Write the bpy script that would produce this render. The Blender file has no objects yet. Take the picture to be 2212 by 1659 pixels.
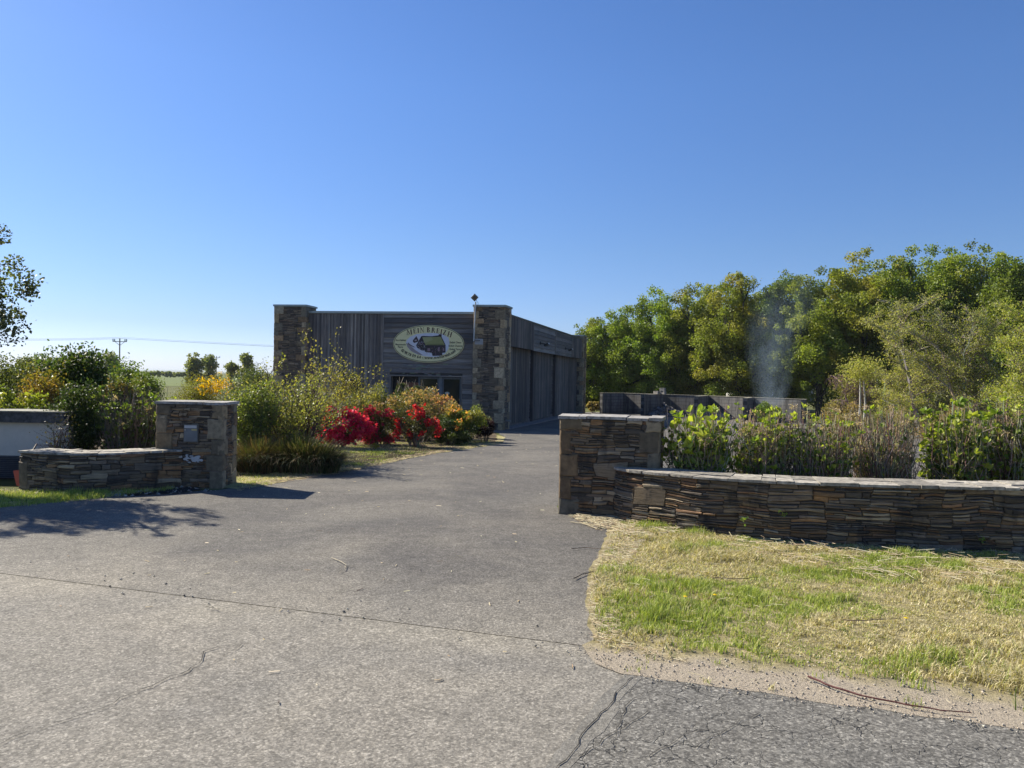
import bpy, bmesh, math, random
import numpy as np
from mathutils import Vector, Matrix

# ---------------------------------------------------------------- camera, sky, sun, exposure
scene = bpy.context.scene
COL = scene.collection
R = math.radians
ROLL, PITCH, FPX, EYE = R(1.1), R(0.45), 1662.0, 1.6
cf = Vector((0, math.cos(PITCH), -math.sin(PITCH)))
cr = Vector((math.cos(ROLL), 0, math.sin(ROLL)))
cr = (cr - cf * cr.dot(cf)).normalized()
cu = (-cf).cross(cr)
cam_d = bpy.data.cameras.new("camera")
cam = bpy.data.objects.new("camera", cam_d)
COL.objects.link(cam)
cam.matrix_world = Matrix(((cr.x, cu.x, -cf.x, 0), (cr.y, cu.y, -cf.y, 0), (cr.z, cu.z, -cf.z, EYE), (0, 0, 0, 1)))
cam_d.sensor_width = 36
cam_d.lens = 36 * FPX / 2212
cam_d.clip_start = 0.05
cam_d.clip_end = 20000
scene.camera = cam

SUN_EL = R(36)
SUN_AZ = Vector((-0.84, 0.54)).normalized()
world = bpy.data.worlds.new("World")
scene.world = world
world.use_nodes = True
nt = world.node_tree
bg = nt.nodes["Background"]
sky = nt.nodes.new("ShaderNodeTexSky")
sky.sky_type = 'NISHITA'
sky.sun_disc = False
sky.sun_elevation = SUN_EL
sky.sun_rotation = math.atan2(SUN_AZ.x, SUN_AZ.y)
sky.altitude = 0
sky.air_density = 1.0
sky.dust_density = 0.25
sky.ozone_density = 2.5
hs = nt.nodes.new("ShaderNodeHueSaturation")
hs.inputs["Saturation"].default_value = 1.15
hs.inputs["Value"].default_value = 1.0
nt.links.new(sky.outputs[0], hs.inputs["Color"])
# the air near the horizon scatters whiter and bluer than the model's dusty yellow
tcw = nt.nodes.new("ShaderNodeTexCoord"); sxw = nt.nodes.new("ShaderNodeSeparateXYZ")
nt.links.new(tcw.outputs["Generated"], sxw.inputs[0])
rw = nt.nodes.new("ShaderNodeValToRGB"); ew = rw.color_ramp.elements
while len(ew) < 4: ew.new(.5)
for e_, (p_, c_) in zip(ew, ((0.0, (.35, .43, .78)), (.06, (.29, .335, .51)), (.16, (.335, .375, .49)), (.35, (.40, .44, .56)))):
    e_.position = p_; e_.color = (*c_, 1)
nt.links.new(sxw.outputs[2], rw.inputs[0])
mw = nt.nodes.new("ShaderNodeMix"); mw.data_type = 'RGBA'; mw.blend_type = 'MULTIPLY'; mw.inputs[0].default_value = 1
nt.links.new(hs.outputs[0], mw.inputs[6]); nt.links.new(rw.outputs[0], mw.inputs[7])
nt.links.new(mw.outputs[2], bg.inputs[0])
bg.inputs[1].default_value = 0.138

sd = bpy.data.lights.new("sun", 'SUN')
sd.energy = 4.9
sd.angle = R(0.53)
sd.color = (1.0, 0.93, 0.79)
sun = bpy.data.objects.new("sun", sd)
COL.objects.link(sun)
svec = Vector((SUN_AZ.x * math.cos(SUN_EL), SUN_AZ.y * math.cos(SUN_EL), math.sin(SUN_EL)))
sun.rotation_euler = svec.to_track_quat('Z', 'Y').to_euler()
sun.location = svec * 60

scene.view_settings.view_transform = 'Standard'
scene.view_settings.look = 'None'
scene.view_settings.gamma = 1
scene.view_settings.exposure = 0.92
cy = scene.cycles
cy.max_bounces = 6
cy.diffuse_bounces = 3
cy.glossy_bounces = 2
cy.transmission_bounces = 4
cy.transparent_max_bounces = 4
cy.volume_bounces = 1
cy.use_adaptive_sampling = True
cy.adaptive_threshold = 0.006
cy.denoising_prefilter = 'ACCURATE'
cy.use_denoising = True
cy.time_limit = 1000
cy.caustics_reflective = False
cy.caustics_refractive = False

# ---------------------------------------------------------------- helpers
ZB = [(-1e5, 0.0), (8, 0.0), (11, -0.035), (29.6, -0.43), (49, -0.57), (1e5, -0.57)]
def zf(y):
    for (a, za), (b, zb) in zip(ZB, ZB[1:]):
        if a <= y <= b:
            return za + (zb - za) * (y - a) / (b - a)
    return 0.0
def zfn(y):
    return np.interp(y, [z[0] for z in ZB], [z[1] for z in ZB])

def ray(px, py):
    return cf * FPX + cr * (px - 1106) - cu * (py - 829.5)
def at(px, py, Y):                      # point on the sight line at depth Y (used to read real positions off the survey)
    d = ray(px, py)
    return Vector((0, 0, EYE)) + d * (Y / d.y)
def G(px, py):
    d = ray(px, py)
    Y = 5.0
    for _ in range(30):
        t = (zf(Y) - EYE) / d.z
        Y = d.y * t
    return Vector((d.x * t, Y, zf(Y)))
def X(px, Y):
    return at(px, 820, Y).x
def Z(px, py, Y):
    return at(px, py, Y).z

def tag(o, label=None, cat=None, group=None, kind=None):
    if label: o['label'] = label
    if cat: o['category'] = cat
    if group: o['group'] = group
    if kind: o['kind'] = kind
    return o
def empty(name, loc, rz=0):
    o = bpy.data.objects.new(name, None)
    COL.objects.link(o)
    o.location = loc
    o.rotation_euler = (0, 0, rz)
    o.empty_display_size = 0.2
    return o
def thing(name, label, cat, loc, rz=0, group=None):
    return tag(empty(name, loc, rz), label, cat, group)

class MB:                               # collects geometry with a colour per vertex
    def __init__(s):
        s.v, s.f, s.c, s.m = [], [], [], []
    def add(s, vs, fs, col=(1, 1, 1), mi=0):
        n = len(s.v)
        s.v += [tuple(p) for p in vs]
        s.f += [tuple(i + n for i in f) for f in fs]
        s.c += [tuple(col)] * len(vs)
        s.m += [mi] * len(fs)
    def box(s, lo, hi, col=(1, 1, 1), M=None, mi=0, bev=0.0):
        x0, y0, z0 = lo; x1, y1, z1 = hi
        vs = [(x0, y0, z0), (x1, y0, z0), (x1, y1, z0), (x0, y1, z0), (x0, y0, z1), (x1, y0, z1), (x1, y1, z1), (x0, y1, z1)]
        if M is not None: vs = [M @ Vector(v) for v in vs]
        s.add(vs, [(0, 3, 2, 1), (4, 5, 6, 7), (0, 1, 5, 4), (1, 2, 6, 5), (2, 3, 7, 6), (3, 0, 4, 7)], col, mi)
    def tube(s, pts, rad, sides=6, col=(1, 1, 1), cap=True, mi=0):
        pts = [Vector(p) for p in pts]
        if not hasattr(rad, '__len__'): rad = [rad] * len(pts)
        vs, fs = [], []
        up = Vector((0.13, 0.21, 0.97))
        for i, p in enumerate(pts):
            d = (pts[min(i + 1, len(pts) - 1)] - pts[max(i - 1, 0)])
            if d.length < 1e-9: d = Vector((0, 0, 1))
            d.normalize()
            a = d.cross(up)
            if a.length < 0.05: a = d.cross(Vector((1, 0, 0)))
            a.normalize(); b = d.cross(a)
            for k in range(sides):
                t = 2 * math.pi * k / sides
                vs.append(p + (a * math.cos(t) + b * math.sin(t)) * rad[i])
        for i in range(len(pts) - 1):
            for k in range(sides):
                k2 = (k + 1) % sides
                fs.append((i * sides + k, i * sides + k2, (i + 1) * sides + k2, (i + 1) * sides + k))
        if cap:
            fs.append(tuple(range(sides)))
            fs.append(tuple((len(pts) - 1) * sides + k for k in reversed(range(sides))))
        s.add(vs, fs, col, mi)
    def prism(s, poly, z0, z1, col=(1, 1, 1), M=None, mi=0):
        n = len(poly)
        vs = [(p[0], p[1], z0) for p in poly] + [(p[0], p[1], z1) for p in poly]
        if M is not None: vs = [M @ Vector(v) for v in vs]
        fs = [tuple(reversed(range(n))), tuple(range(n, 2 * n))] + [(i, (i + 1) % n, n + (i + 1) % n, n + i) for i in range(n)]
        s.add(vs, fs, col, mi)
    def build(s, name, mats, parent=None, smooth=False):
        me = bpy.data.meshes.new(name)
        me.from_pydata(s.v, [], s.f)
        if not isinstance(mats, (list, tuple)): mats = [mats]
        for m in mats: me.materials.append(m)
        if len(mats) > 1: me.polygons.foreach_set('material_index', s.m)
        a = me.color_attributes.new('Col', 'FLOAT_COLOR', 'POINT')
        arr = np.ones((len(s.v), 4), dtype=np.float32); arr[:, :3] = np.array(s.c, dtype=np.float32)[:, :3]
        a.data.foreach_set('color', arr.ravel())
        if smooth: me.polygons.foreach_set('use_smooth', [True] * len(me.polygons))
        me.update()
        o = bpy.data.objects.new(name, me)
        COL.objects.link(o)
        if parent is not None: o.parent = parent
        return o

def fast_mesh(name, V, F, C, mat, parent=None):      # V (n,3)  F (m,k)  C (n,3)
    me = bpy.data.meshes.new(name)
    V = np.ascontiguousarray(V, dtype=np.float32); F = np.ascontiguousarray(F, dtype=np.int32)
    m, k = F.shape
    me.vertices.add(len(V)); me.vertices.foreach_set('co', V.ravel())
    me.loops.add(m * k); me.loops.foreach_set('vertex_index', F.ravel())
    me.polygons.add(m)
    me.polygons.foreach_set('loop_start', np.arange(m, dtype=np.int32) * k)
    me.polygons.foreach_set('loop_total', np.full(m, k, dtype=np.int32))
    a = me.color_attributes.new('Col', 'FLOAT_COLOR', 'POINT')
    arr = np.ones((len(V), 4), dtype=np.float32); arr[:, :3] = C
    a.data.foreach_set('color', arr.ravel())
    me.materials.append(mat)
    me.update(calc_edges=True)
    o = bpy.data.objects.new(name, me)
    COL.objects.link(o)
    if parent is not None: o.parent = parent
    return o

def vnoise(x, y, seed=0):
    x = np.asarray(x, dtype=float); y = np.asarray(y, dtype=float)
    xi = np.floor(x).astype(np.int64); yi = np.floor(y).astype(np.int64)
    fx = x - xi; fy = y - yi
    fx = fx * fx * (3 - 2 * fx); fy = fy * fy * (3 - 2 * fy)
    def h(a, b):
        n = (a * 374761393 + b * 668265263 + seed * 982451653) & 0x7fffffff
        n = ((n ^ (n >> 13)) * 1274126177) & 0x7fffffff
        return ((n ^ (n >> 16)) & 0xffff) / 65535.0
    return (h(xi, yi) * (1 - fx) + h(xi + 1, yi) * fx) * (1 - fy) + (h(xi, yi + 1) * (1 - fx) + h(xi + 1, yi + 1) * fx) * fy

FOL = np.array([1.3, 1.22, 1.0])
def leaf_mesh(name, P, size, col, mat, parent=None, rng=None, aspect=0.6, up=0.0, fold=0.15, axis=None):
    """one small kite-shaped leaf at every point of P"""
    n = len(P)
    rng = rng or np.random.default_rng(1)
    size = np.broadcast_to(np.asarray(size, dtype=float).reshape(-1, 1), (n, 1))
    d = rng.normal(size=(n, 3)); d[:, 2] += up
    if axis is not None: d = d * 0.5 + axis
    d /= np.linalg.norm(d, axis=1, keepdims=True) + 1e-9
    q = rng.normal(size=(n, 3)); s = np.cross(d, q); s /= np.linalg.norm(s, axis=1, keepdims=True) + 1e-9
    nn = np.cross(s, d)
    L = size; W = size * aspect * 0.5
    b = P - d * L * 0.5
    t = P + d * L * 0.5
    l = P - d * L * 0.05 + s * W + nn * L * fold
    r = P - d * L * 0.05 - s * W + nn * L * fold
    V = np.stack([b, r, t, l], axis=1).reshape(-1, 3)
    F = np.arange(4 * n).reshape(n, 4)
    C = np.repeat(np.asarray(col) * FOL, 4, axis=0)
    return fast_mesh(name, V, F, C, mat, parent)

# ---------------------------------------------------------------- materials
def mat_new(name):
    m = bpy.data.materials.new(name); m.use_nodes = True
    return m, m.node_tree, m.node_tree.nodes["Principled BSDF"]
def N(nt, t, **kw):
    n = nt.nodes.new(t)
    for k, v in kw.items(): setattr(n, k, v)
    return n
def noise(nt, vec, scale, detail=4, rough=0.55, dist=0.0):
    n = N(nt, "ShaderNodeTexNoise"); n.inputs["Scale"].default_value = scale; n.inputs["Detail"].default_value = detail
    n.inputs["Roughness"].default_value = rough; n.inputs["Distortion"].default_value = dist
    if vec is not None: nt.links.new(vec, n.inputs["Vector"])
    return n.outputs["Fac"]
def ramp(nt, fac, stops):
    r = N(nt, "ShaderNodeValToRGB"); e = r.color_ramp.elements
    while len(e) < len(stops): e.new(0.5)
    for el, (p, c) in zip(e, stops):
        el.position = p; el.color = (c[0], c[1], c[2], 1) if hasattr(c, '__len__') else (c, c, c, 1)
    nt.links.new(fac, r.inputs[0])
    return r.outputs[0]
def mix(nt, fac, a, b, mode='MIX'):
    m = N(nt, "ShaderNodeMix", data_type='RGBA', blend_type=mode)
    for sock, val in ((m.inputs[0], fac), (m.inputs[6], a), (m.inputs[7], b)):
        if hasattr(val, 'is_linked'): nt.links.new(val, sock)
        elif hasattr(val, '__len__'): sock.default_value = (val[0], val[1], val[2], 1)
        else: sock.default_value = val
    return m.outputs[2]
def mth(nt, op, a, b=0.0, c=None, clamp=False):
    m = N(nt, "ShaderNodeMath", operation=op); m.use_clamp = clamp
    for i, val in enumerate((a, b) if c is None else (a, b, c)):
        if hasattr(val, 'is_linked'): nt.links.new(val, m.inputs[i])
        else: m.inputs[i].default_value = val
    return m.outputs[0]
def ocoord(nt, scale=None, rot=None):
    t = N(nt, "ShaderNodeTexCoord").outputs["Object"]
    if scale is None and rot is None: return t
    m = N(nt, "ShaderNodeMapping")
    if scale: m.inputs["Scale"].default_value = scale
    if rot: m.inputs["Rotation"].default_value = rot
    nt.links.new(t, m.inputs["Vector"])
    return m.outputs[0]
def bump(nt, p, h, strength=0.4, dist=0.01):
    b = N(nt, "ShaderNodeBump"); b.inputs["Strength"].default_value = strength; b.inputs["Distance"].default_value = dist
    nt.links.new(h, b.inputs["Height"]); nt.links.new(b.outputs[0], p.inputs["Normal"])
def attr(nt):
    a = N(nt, "ShaderNodeAttribute"); a.attribute_name = 'Col'
    return a.outputs["Color"]

def make_leaf_mat(name, trans=0.35, rough=0.5, spec=0.3):
    m, nt, p = mat_new(name)
    c = attr(nt)
    nt.links.new(c, p.inputs["Base Color"]); p.inputs["Roughness"].default_value = rough
    p.inputs["Specular IOR Level"].default_value = spec
    tr = N(nt, "ShaderNodeBsdfTranslucent")
    g = mix(nt, 1.0, c, (1.25, 1.3, 0.55), 'MULTIPLY')
    nt.links.new(g, tr.inputs["Color"])
    ms = N(nt, "ShaderNodeMixShader"); ms.inputs[0].default_value = trans
    nt.links.new(p.outputs[0], ms.inputs[1]); nt.links.new(tr.outputs[0], ms.inputs[2])
    nt.links.new(ms.outputs[0], nt.nodes["Material Output"].inputs[0])
    return m
LEAF = make_leaf_mat("leaf", 0.42)
PETAL = make_leaf_mat("petal", 0.35, 0.6, 0.2)
BLADE = make_leaf_mat("grass_blade", 0.3, 0.55, 0.25)

def make_attr_mat(name, nscale=20, lo=0.7, hi=1.25, rough=0.85, bs=0.3, bd=0.01, scale=None):
    m, nt, p = mat_new(name)
    v = ocoord(nt, scale)
    n = noise(nt, v, nscale, 5, 0.6)
    c = mix(nt, 1.0, attr(nt), ramp(nt, n, [(0.3, lo), (0.7, hi)]), 'MULTIPLY')
    nt.links.new(c, p.inputs["Base Color"]); p.inputs["Roughness"].default_value = rough
    bump(nt, p, n, bs, bd)
    return m
BARK = make_attr_mat("bark", 12, 0.6, 1.3, 0.9, 0.6, 0.02, (1, 1, 0.25))
TWIG = make_attr_mat("twig", 40, 0.8, 1.15, 0.8, 0.1, 0.003)
PLAIN = make_attr_mat("painted_surface", 8, 0.93, 1.05, 0.6, 0.05, 0.002)
METAL = make_attr_mat("weathered_metal", 10, 0.85, 1.1, 0.45, 0.05, 0.002)
METAL.node_tree.nodes["Principled BSDF"].inputs["Metallic"].default_value = 0.5

def make_stone(name, lichen=0.35):
    m, nt, p = mat_new(name)
    v = ocoord(nt)
    st = ocoord(nt, (6, 6, 60))
    n1 = noise(nt, st, 1.0, 6, 0.7)
    n2 = noise(nt, v, 9, 6, 0.65)
    n3 = noise(nt, v, 2.2, 4, 0.6)
    c = mix(nt, 1.0, attr(nt), ramp(nt, n1, [(0.25, 0.5), (0.75, 1.45)]), 'MULTIPLY')
    c = mix(nt, 1.0, c, ramp(nt, n3, [(0.3, (0.72, 0.74, 0.8)), (0.7, (1.2, 1.12, 1.0))]), 'MULTIPLY')
    f = ramp(nt, n2, [(0.60, 0.0), (0.68, lichen)])
    c = mix(nt, f, c, (0.33, 0.33, 0.28))
    n4 = noise(nt, ocoord(nt, (3, 3, 1.2)), 1.6, 5, 0.6)
    c = mix(nt, ramp(nt, n4, [(0.55, 0.0), (0.68, 0.75)]), c, (0.018, 0.017, 0.018))
    nt.links.new(c, p.inputs["Base Color"]); p.inputs["Roughness"].default_value = 0.8
    p.inputs["Specular IOR Level"].default_value = 0.35
    h = mth(nt, 'ADD', n1, mth(nt, 'MULTIPLY', noise(nt, v, 60, 4, 0.6), 0.6))
    bump(nt, p, h, 0.7, 0.008)
    return m
STONE = make_stone("slate_stone", 0.3)
QUOIN = make_attr_mat("granite_quoin", 14, 0.6, 1.3, 0.85, 0.5, 0.008)
MORTAR = make_attr_mat("mortar", 25, 0.6, 1.2, 0.95, 0.4, 0.006)

def make_timber(name, vertical):
    m, nt, p = mat_new(name)
    v = ocoord(nt, (38, 38, 1.1) if vertical else (1.1, 1.1, 38))
    n = noise(nt, v, 1.0, 6, 0.65, 0.4)
    big = noise(nt, ocoord(nt), 0.9, 4, 0.6)
    fine = noise(nt, ocoord(nt, (10, 10, .8) if vertical else (.8, .8, 10)), 1.0, 4, 0.7)
    c = mix(nt, 1.0, attr(nt), ramp(nt, n, [(0.3, 0.5), (0.7, 1.4)]), 'MULTIPLY')
    c = mix(nt, 1.0, c, ramp(nt, big, [(0.3, (0.75, 0.78, 0.85)), (0.7, (1.15, 1.1, 1.05))]), 'MULTIPLY')
    c = mix(nt, ramp(nt, fine, [(0.55, 0.0), (0.75, 0.45)]), c, (0.03, 0.03, 0.034))
    nt.links.new(c, p.inputs["Base Color"]); p.inputs["Roughness"].default_value = 0.75
    bump(nt, p, n, 0.4, 0.004)
    return m
TIMB_V = make_timber("weathered_timber_upright", True)
TIMB_H = make_timber("weathered_timber_level", False)

def make_asphalt(name, base, agg=0.35, dust=None, scale=170, crack=False, seam=None, patches=None):
    m, nt, p = mat_new(name)
    v = ocoord(nt)
    vo = N(nt, "ShaderNodeTexVoronoi"); vo.inputs["Scale"].default_value = scale; nt.links.new(v, vo.inputs["Vector"])
    rgb = N(nt, "ShaderNodeSeparateColor"); nt.links.new(vo.outputs["Color"], rgb.inputs[0])
    fine = noise(nt, v, scale * 0.35, 5, 0.75)
    mid = noise(nt, v, 7, 6, 0.65)
    big = noise(nt, v, 0.55, 5, 0.6, 0.6)
    c = base
    if seam is not None:                # pale dust washed against the joint between road and driveway
        (ax, ay), (bx, by), w, dc, amt = seam
        sx = N(nt, "ShaderNodeSeparateXYZ"); nt.links.new(v, sx.inputs[0])
        L = math.hypot(bx - ax, by - ay); nx, ny = -(by - ay) / L, (bx - ax) / L
        d = mth(nt, 'ADD', mth(nt, 'MULTIPLY', sx.outputs[0], nx), mth(nt, 'MULTIPLY', sx.outputs[1], ny))
        d = mth(nt, 'ABSOLUTE', mth(nt, 'SUBTRACT', d, ax * nx + ay * ny))
        wob = mth(nt, 'MULTIPLY', noise(nt, v, 1.3, 4, 0.6), w * 1.6)
        f = mth(nt, 'SUBTRACT', 1.0, mth(nt, 'DIVIDE', d, wob), clamp=True)
        f = mth(nt, 'MULTIPLY', f, amt)
        c = mix(nt, f, c, dc)
    if patches is not None:
        dc, lo, hi, amt, sc = patches
        f = ramp(nt, noise(nt, v, sc, 6, 0.65, 0.8), [(lo, 0.0), (hi, amt)])
        c = mix(nt, f, c, dc)
    c = mix(nt, 1.0, c, ramp(nt, rgb.outputs[0], [(0.0, 1 - agg), (0.8, 1.0), (1.0, 1 + agg)]), 'MULTIPLY')
    c = mix(nt, 1.0, c, ramp(nt, fine, [(0.32, 0.6), (0.68, 1.35)]), 'MULTIPLY')
    c = mix(nt, 1.0, c, ramp(nt, mid, [(0.3, 0.8), (0.7, 1.16)]), 'MULTIPLY')
    c = mix(nt, 1.0, c, ramp(nt, big, [(0.3, (0.84, 0.85, 0.87)), (0.7, (1.14, 1.12, 1.08))]), 'MULTIPLY')
    hgt = mth(nt, 'ADD', mth(nt, 'MULTIPLY', rgb.outputs[1], 0.7), fine)
    if crack:
        vc = N(nt, "ShaderNodeTexVoronoi", feature='DISTANCE_TO_EDGE'); vc.inputs["Scale"].default_value = 6.0
        wv = N(nt, "ShaderNodeVectorMath", operation='ADD')
        nz = N(nt, "ShaderNodeTexNoise"); nz.inputs["Scale"].default_value = 6; nz.inputs["Detail"].default_value = 4
        nt.links.new(v, nz.inputs["Vector"]); nt.links.new(v, wv.inputs[0])
        sc2 = N(nt, "ShaderNodeVectorMath", operation='SCALE'); sc2.inputs[3].default_value = 0.22
        nt.links.new(nz.outputs["Color"], sc2.inputs[0]); nt.links.new(sc2.outputs[0], wv.inputs[1])
        nt.links.new(wv.outputs[0], vc.inputs["Vector"])
        gate = ramp(nt, noise(nt, v, 2.6, 4, 0.6), [(0.42, 0.0), (0.56, .9)])
        line = ramp(nt, vc.outputs["Distance"], [(0.0, 1.0), (0.02, 0.0)])
        f = mth(nt, 'MULTIPLY', gate, line)
        c = mix(nt, f, c, (0.02, 0.02, 0.02))
        hgt = mth(nt, 'SUBTRACT', hgt, f)
    nt.links.new(c, p.inputs["Base Color"]); p.inputs["Roughness"].default_value = 0.88
    p.inputs["Specular IOR Level"].default_value = 0.25
    bump(nt, p, hgt, 0.9, 0.008)
    return m
SEAM_A, SEAM_B = (-3.98, 5.98), (0.5, 4.58)
M_ROAD = make_asphalt("road_asphalt", (0.285, 0.262, 0.222), 0.40, scale=105, seam=(SEAM_A, SEAM_B, 0.7, (0.34, 0.31, 0.25), 0.7),
                      patches=((0.235, 0.218, 0.19), 0.46, 0.68, 0.7, 0.6))
M_DRIVE = make_asphalt("driveway_asphalt", (0.152, 0.141, 0.127), 0.44, scale=120, seam=(SEAM_A, SEAM_B, 1.7, (0.30, 0.275, 0.23), 0.95),
                       patches=((0.245, 0.225, 0.19), 0.44, 0.66, 0.75, 0.45))
M_PATCH = make_asphalt("coarse_asphalt", (0.215, 0.203, 0.178), 0.55, scale=100, crack=True)
M_CRACK, _nt, _p = mat_new("crack_gap"); _p.inputs["Base Color"].default_value = (0.03, 0.028, 0.026, 1); _p.inputs["Roughness"].default_value = 1

def make_ground(name, stops, nscale=3.0, stripe=None):
    m, nt, p = mat_new(name)
    v = ocoord(nt)
    a = noise(nt, v, nscale, 8, 0.7, 0.3)
    b = noise(nt, v, 60, 5, 0.75)
    c = ramp(nt, a, stops)
    c = mix(nt, 1.0, c, ramp(nt, b, [(0.3, 0.6), (0.7, 1.4)]), 'MULTIPLY')
    nt.links.new(c, p.inputs["Base Color"]); p.inputs["Roughness"].default_value = 0.95
    p.inputs["Specular IOR Level"].default_value = 0.1
    bump(nt, p, b, 0.8, 0.02)
    return m, nt, p, c, v
M_TERRAIN = make_ground("meadow_ground", [(0.3, (0.07, 0.08, 0.025)), (0.5, (0.11, 0.12, 0.04)), (0.7, (0.20, 0.17, 0.08))], 1.2)[0]
M_SOIL = make_ground("garden_soil", [(0.3, (0.05, 0.04, 0.028)), (0.5, (0.10, 0.075, 0.05)), (0.7, (0.22, 0.17, 0.10))], 3)[0]
M_LAWN = make_ground("dry_lawn", [(0.3, (0.24, 0.24, 0.09)), (0.5, (0.36, 0.32, 0.15)), (0.7, (0.50, 0.42, 0.24))], 3)[0]
M_FIELD = make_ground("far_field", [(0.3, (0.12, 0.15, 0.05)), (0.7, (0.16, 0.19, 0.07))], 0.05)[0]
M_PLOUGH = make_ground("ploughed_field", [(0.3, (0.17, 0.11, 0.08)), (0.7, (0.22, 0.15, 0.11))], 0.05)[0]
M_VERGE, vnt, vp, vc_, vv = make_ground("verge_ground", [(0.3, (0.13, 0.12, 0.05)), (0.5, (0.32, 0.27, 0.14)), (0.7, (0.50, 0.42, 0.25))], 4)
EDGE_A, EDGE_B = (0.66, 4.13), (2.38, 3.58)
def verge_sand():
    nt = vnt
    sx = N(nt, "ShaderNodeSeparateXYZ"); nt.links.new(vv, sx.inputs[0])
    (ax, ay), (bx, by) = EDGE_A, EDGE_B
    L = math.hypot(bx - ax, by - ay); nx, ny = -(by - ay) / L, (bx - ax) / L
    d = mth(nt, 'ADD', mth(nt, 'MULTIPLY', sx.outputs[0], nx), mth(nt, 'MULTIPLY', sx.outputs[1], ny))
    d = mth(nt, 'SUBTRACT', d, ax * nx + ay * ny)
    d = mth(nt, 'ADD', d, mth(nt, 'MULTIPLY', noise(nt, vv, 3.0, 6, 0.65), -0.52))
    f = ramp(nt, d, [(0.0, 1.0), (0.25, 0.0)])
    g = noise(nt, vv, 90, 5, 0.8)
    sand = mix(nt, 1.0, (0.40, 0.34, 0.26), ramp(nt, g, [(0.3, 0.55), (0.7, 1.35)]), 'MULTIPLY')
    nt.links.new(mix(nt, f, vc_, sand), vp.inputs["Base Color"])
verge_sand()

M_GLASS, gnt, gp = mat_new("dark_glazing")
gp.inputs["Base Color"].default_value = (0.012, 0.018, 0.022, 1); gp.inputs["Roughness"].default_value = 0.04
gp.inputs["Specular IOR Level"].default_value = 0.6

# concrete blocks: courses and joints follow the wall's own length and height
def make_block():
    m, nt, p = mat_new("concrete_block")
    v = ocoord(nt)
    sp = N(nt, "ShaderNodeSeparateXYZ"); nt.links.new(v, sp.inputs[0])
    cb = N(nt, "ShaderNodeCombineXYZ"); nt.links.new(sp.outputs[0], cb.inputs[0]); nt.links.new(sp.outputs[2], cb.inputs[1])
    br = N(nt, "ShaderNodeTexBrick"); nt.links.new(cb.outputs[0], br.inputs["Vector"])
    br.inputs["Scale"].default_value = 1; br.inputs["Brick Width"].default_value = 0.5; br.inputs["Row Height"].default_value = 0.2
    br.inputs["Mortar Size"].default_value = 0.012; br.inputs["Color1"].default_value = (0.13, 0.125, 0.12, 1)
    br.inputs["Color2"].default_value = (0.19, 0.18, 0.165, 1); br.inputs["Mortar"].default_value = (0.07, 0.065, 0.06, 1)
    st = noise(nt, ocoord(nt, (4, 4, 0.35)), 1.0, 5, 0.65)
    c = mix(nt, ramp(nt, st, [(0.45, 0.0), (0.62, 0.75)]), br.outputs["Color"], (0.045, 0.042, 0.04))
    c = mix(nt, ramp(nt, noise(nt, ocoord(nt, (5, 5, 0.5)), 1.3, 4, 0.6), [(0.56, 0.0), (0.7, 0.6)]), c, (0.26, 0.24, 0.20))
    nt.links.new(c, p.inputs["Base Color"]); p.inputs["Roughness"].default_value = 0.9
    bump(nt, p, noise(nt, v, 30, 4, 0.6), 0.4, 0.01)
    return m
M_BLOCK = make_block()

exec_parts = []
# ---------------------------------------------------------------- ground sheets
rng0 = random.Random(5)
def rough_poly(pts, step=0.25, amp=0.04, seed=0, flags=None):
    rg = random.Random(seed); out = []
    n = len(pts)
    for i in range(n):
        a, b = Vector(pts[i][:2]), Vector(pts[(i + 1) % n][:2])
        rough = flags is None or flags[i]
        L = (b - a).length
        k = max(1, int(L / step)) if rough and L < 40 else 1
        nrm = Vector((-(b - a).y, (b - a).x)).normalized() if L > 0 else Vector((0, 0))
        for j in range(k):
            t = j / k
            p = a.lerp(b, t)
            if rough and j: p = p + nrm * rg.uniform(-amp, amp)
            out.append((p.x, p.y))
    return out
def sheet(name, poly, dz, mat, kind='structure', parent=None):
    bm = bmesh.new()
    f = bm.faces.new([bm.verts.new((p[0], p[1], 0)) for p in poly])
    bmesh.ops.triangulate(bm, faces=[f])
    for (yb, _) in ZB[1:-1]:
        bmesh.ops.bisect_plane(bm, geom=bm.verts[:] + bm.edges[:] + bm.faces[:], plane_co=(0, yb, 0), plane_no=(0, 1, 0))
    for v in bm.verts: v.co.z = zf(v.co.y) + dz
    bm.normal_update()
    for f in bm.faces:
        if f.normal.z < 0: f.normal_flip()
    me = bpy.data.meshes.new(name); bm.to_mesh(me); bm.free()
    me.materials.append(mat)
    o = bpy.data.objects.new(name, me); COL.objects.link(o)
    if kind: o['kind'] = kind
    return o
sheet("ground", [(-6000, -400), (6000, -400), (6000, 9000), (-6000, 9000)], 0, M_TERRAIN)

seamY = lambda x: SEAM_A[1] + (x - SEAM_A[0]) * (SEAM_B[1] - SEAM_A[1]) / (SEAM_B[0] - SEAM_A[0])
edgeY = lambda x: EDGE_A[1] + (x - EDGE_A[0]) * (EDGE_B[1] - EDGE_A[1]) / (EDGE_B[0] - EDGE_A[0])

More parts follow.
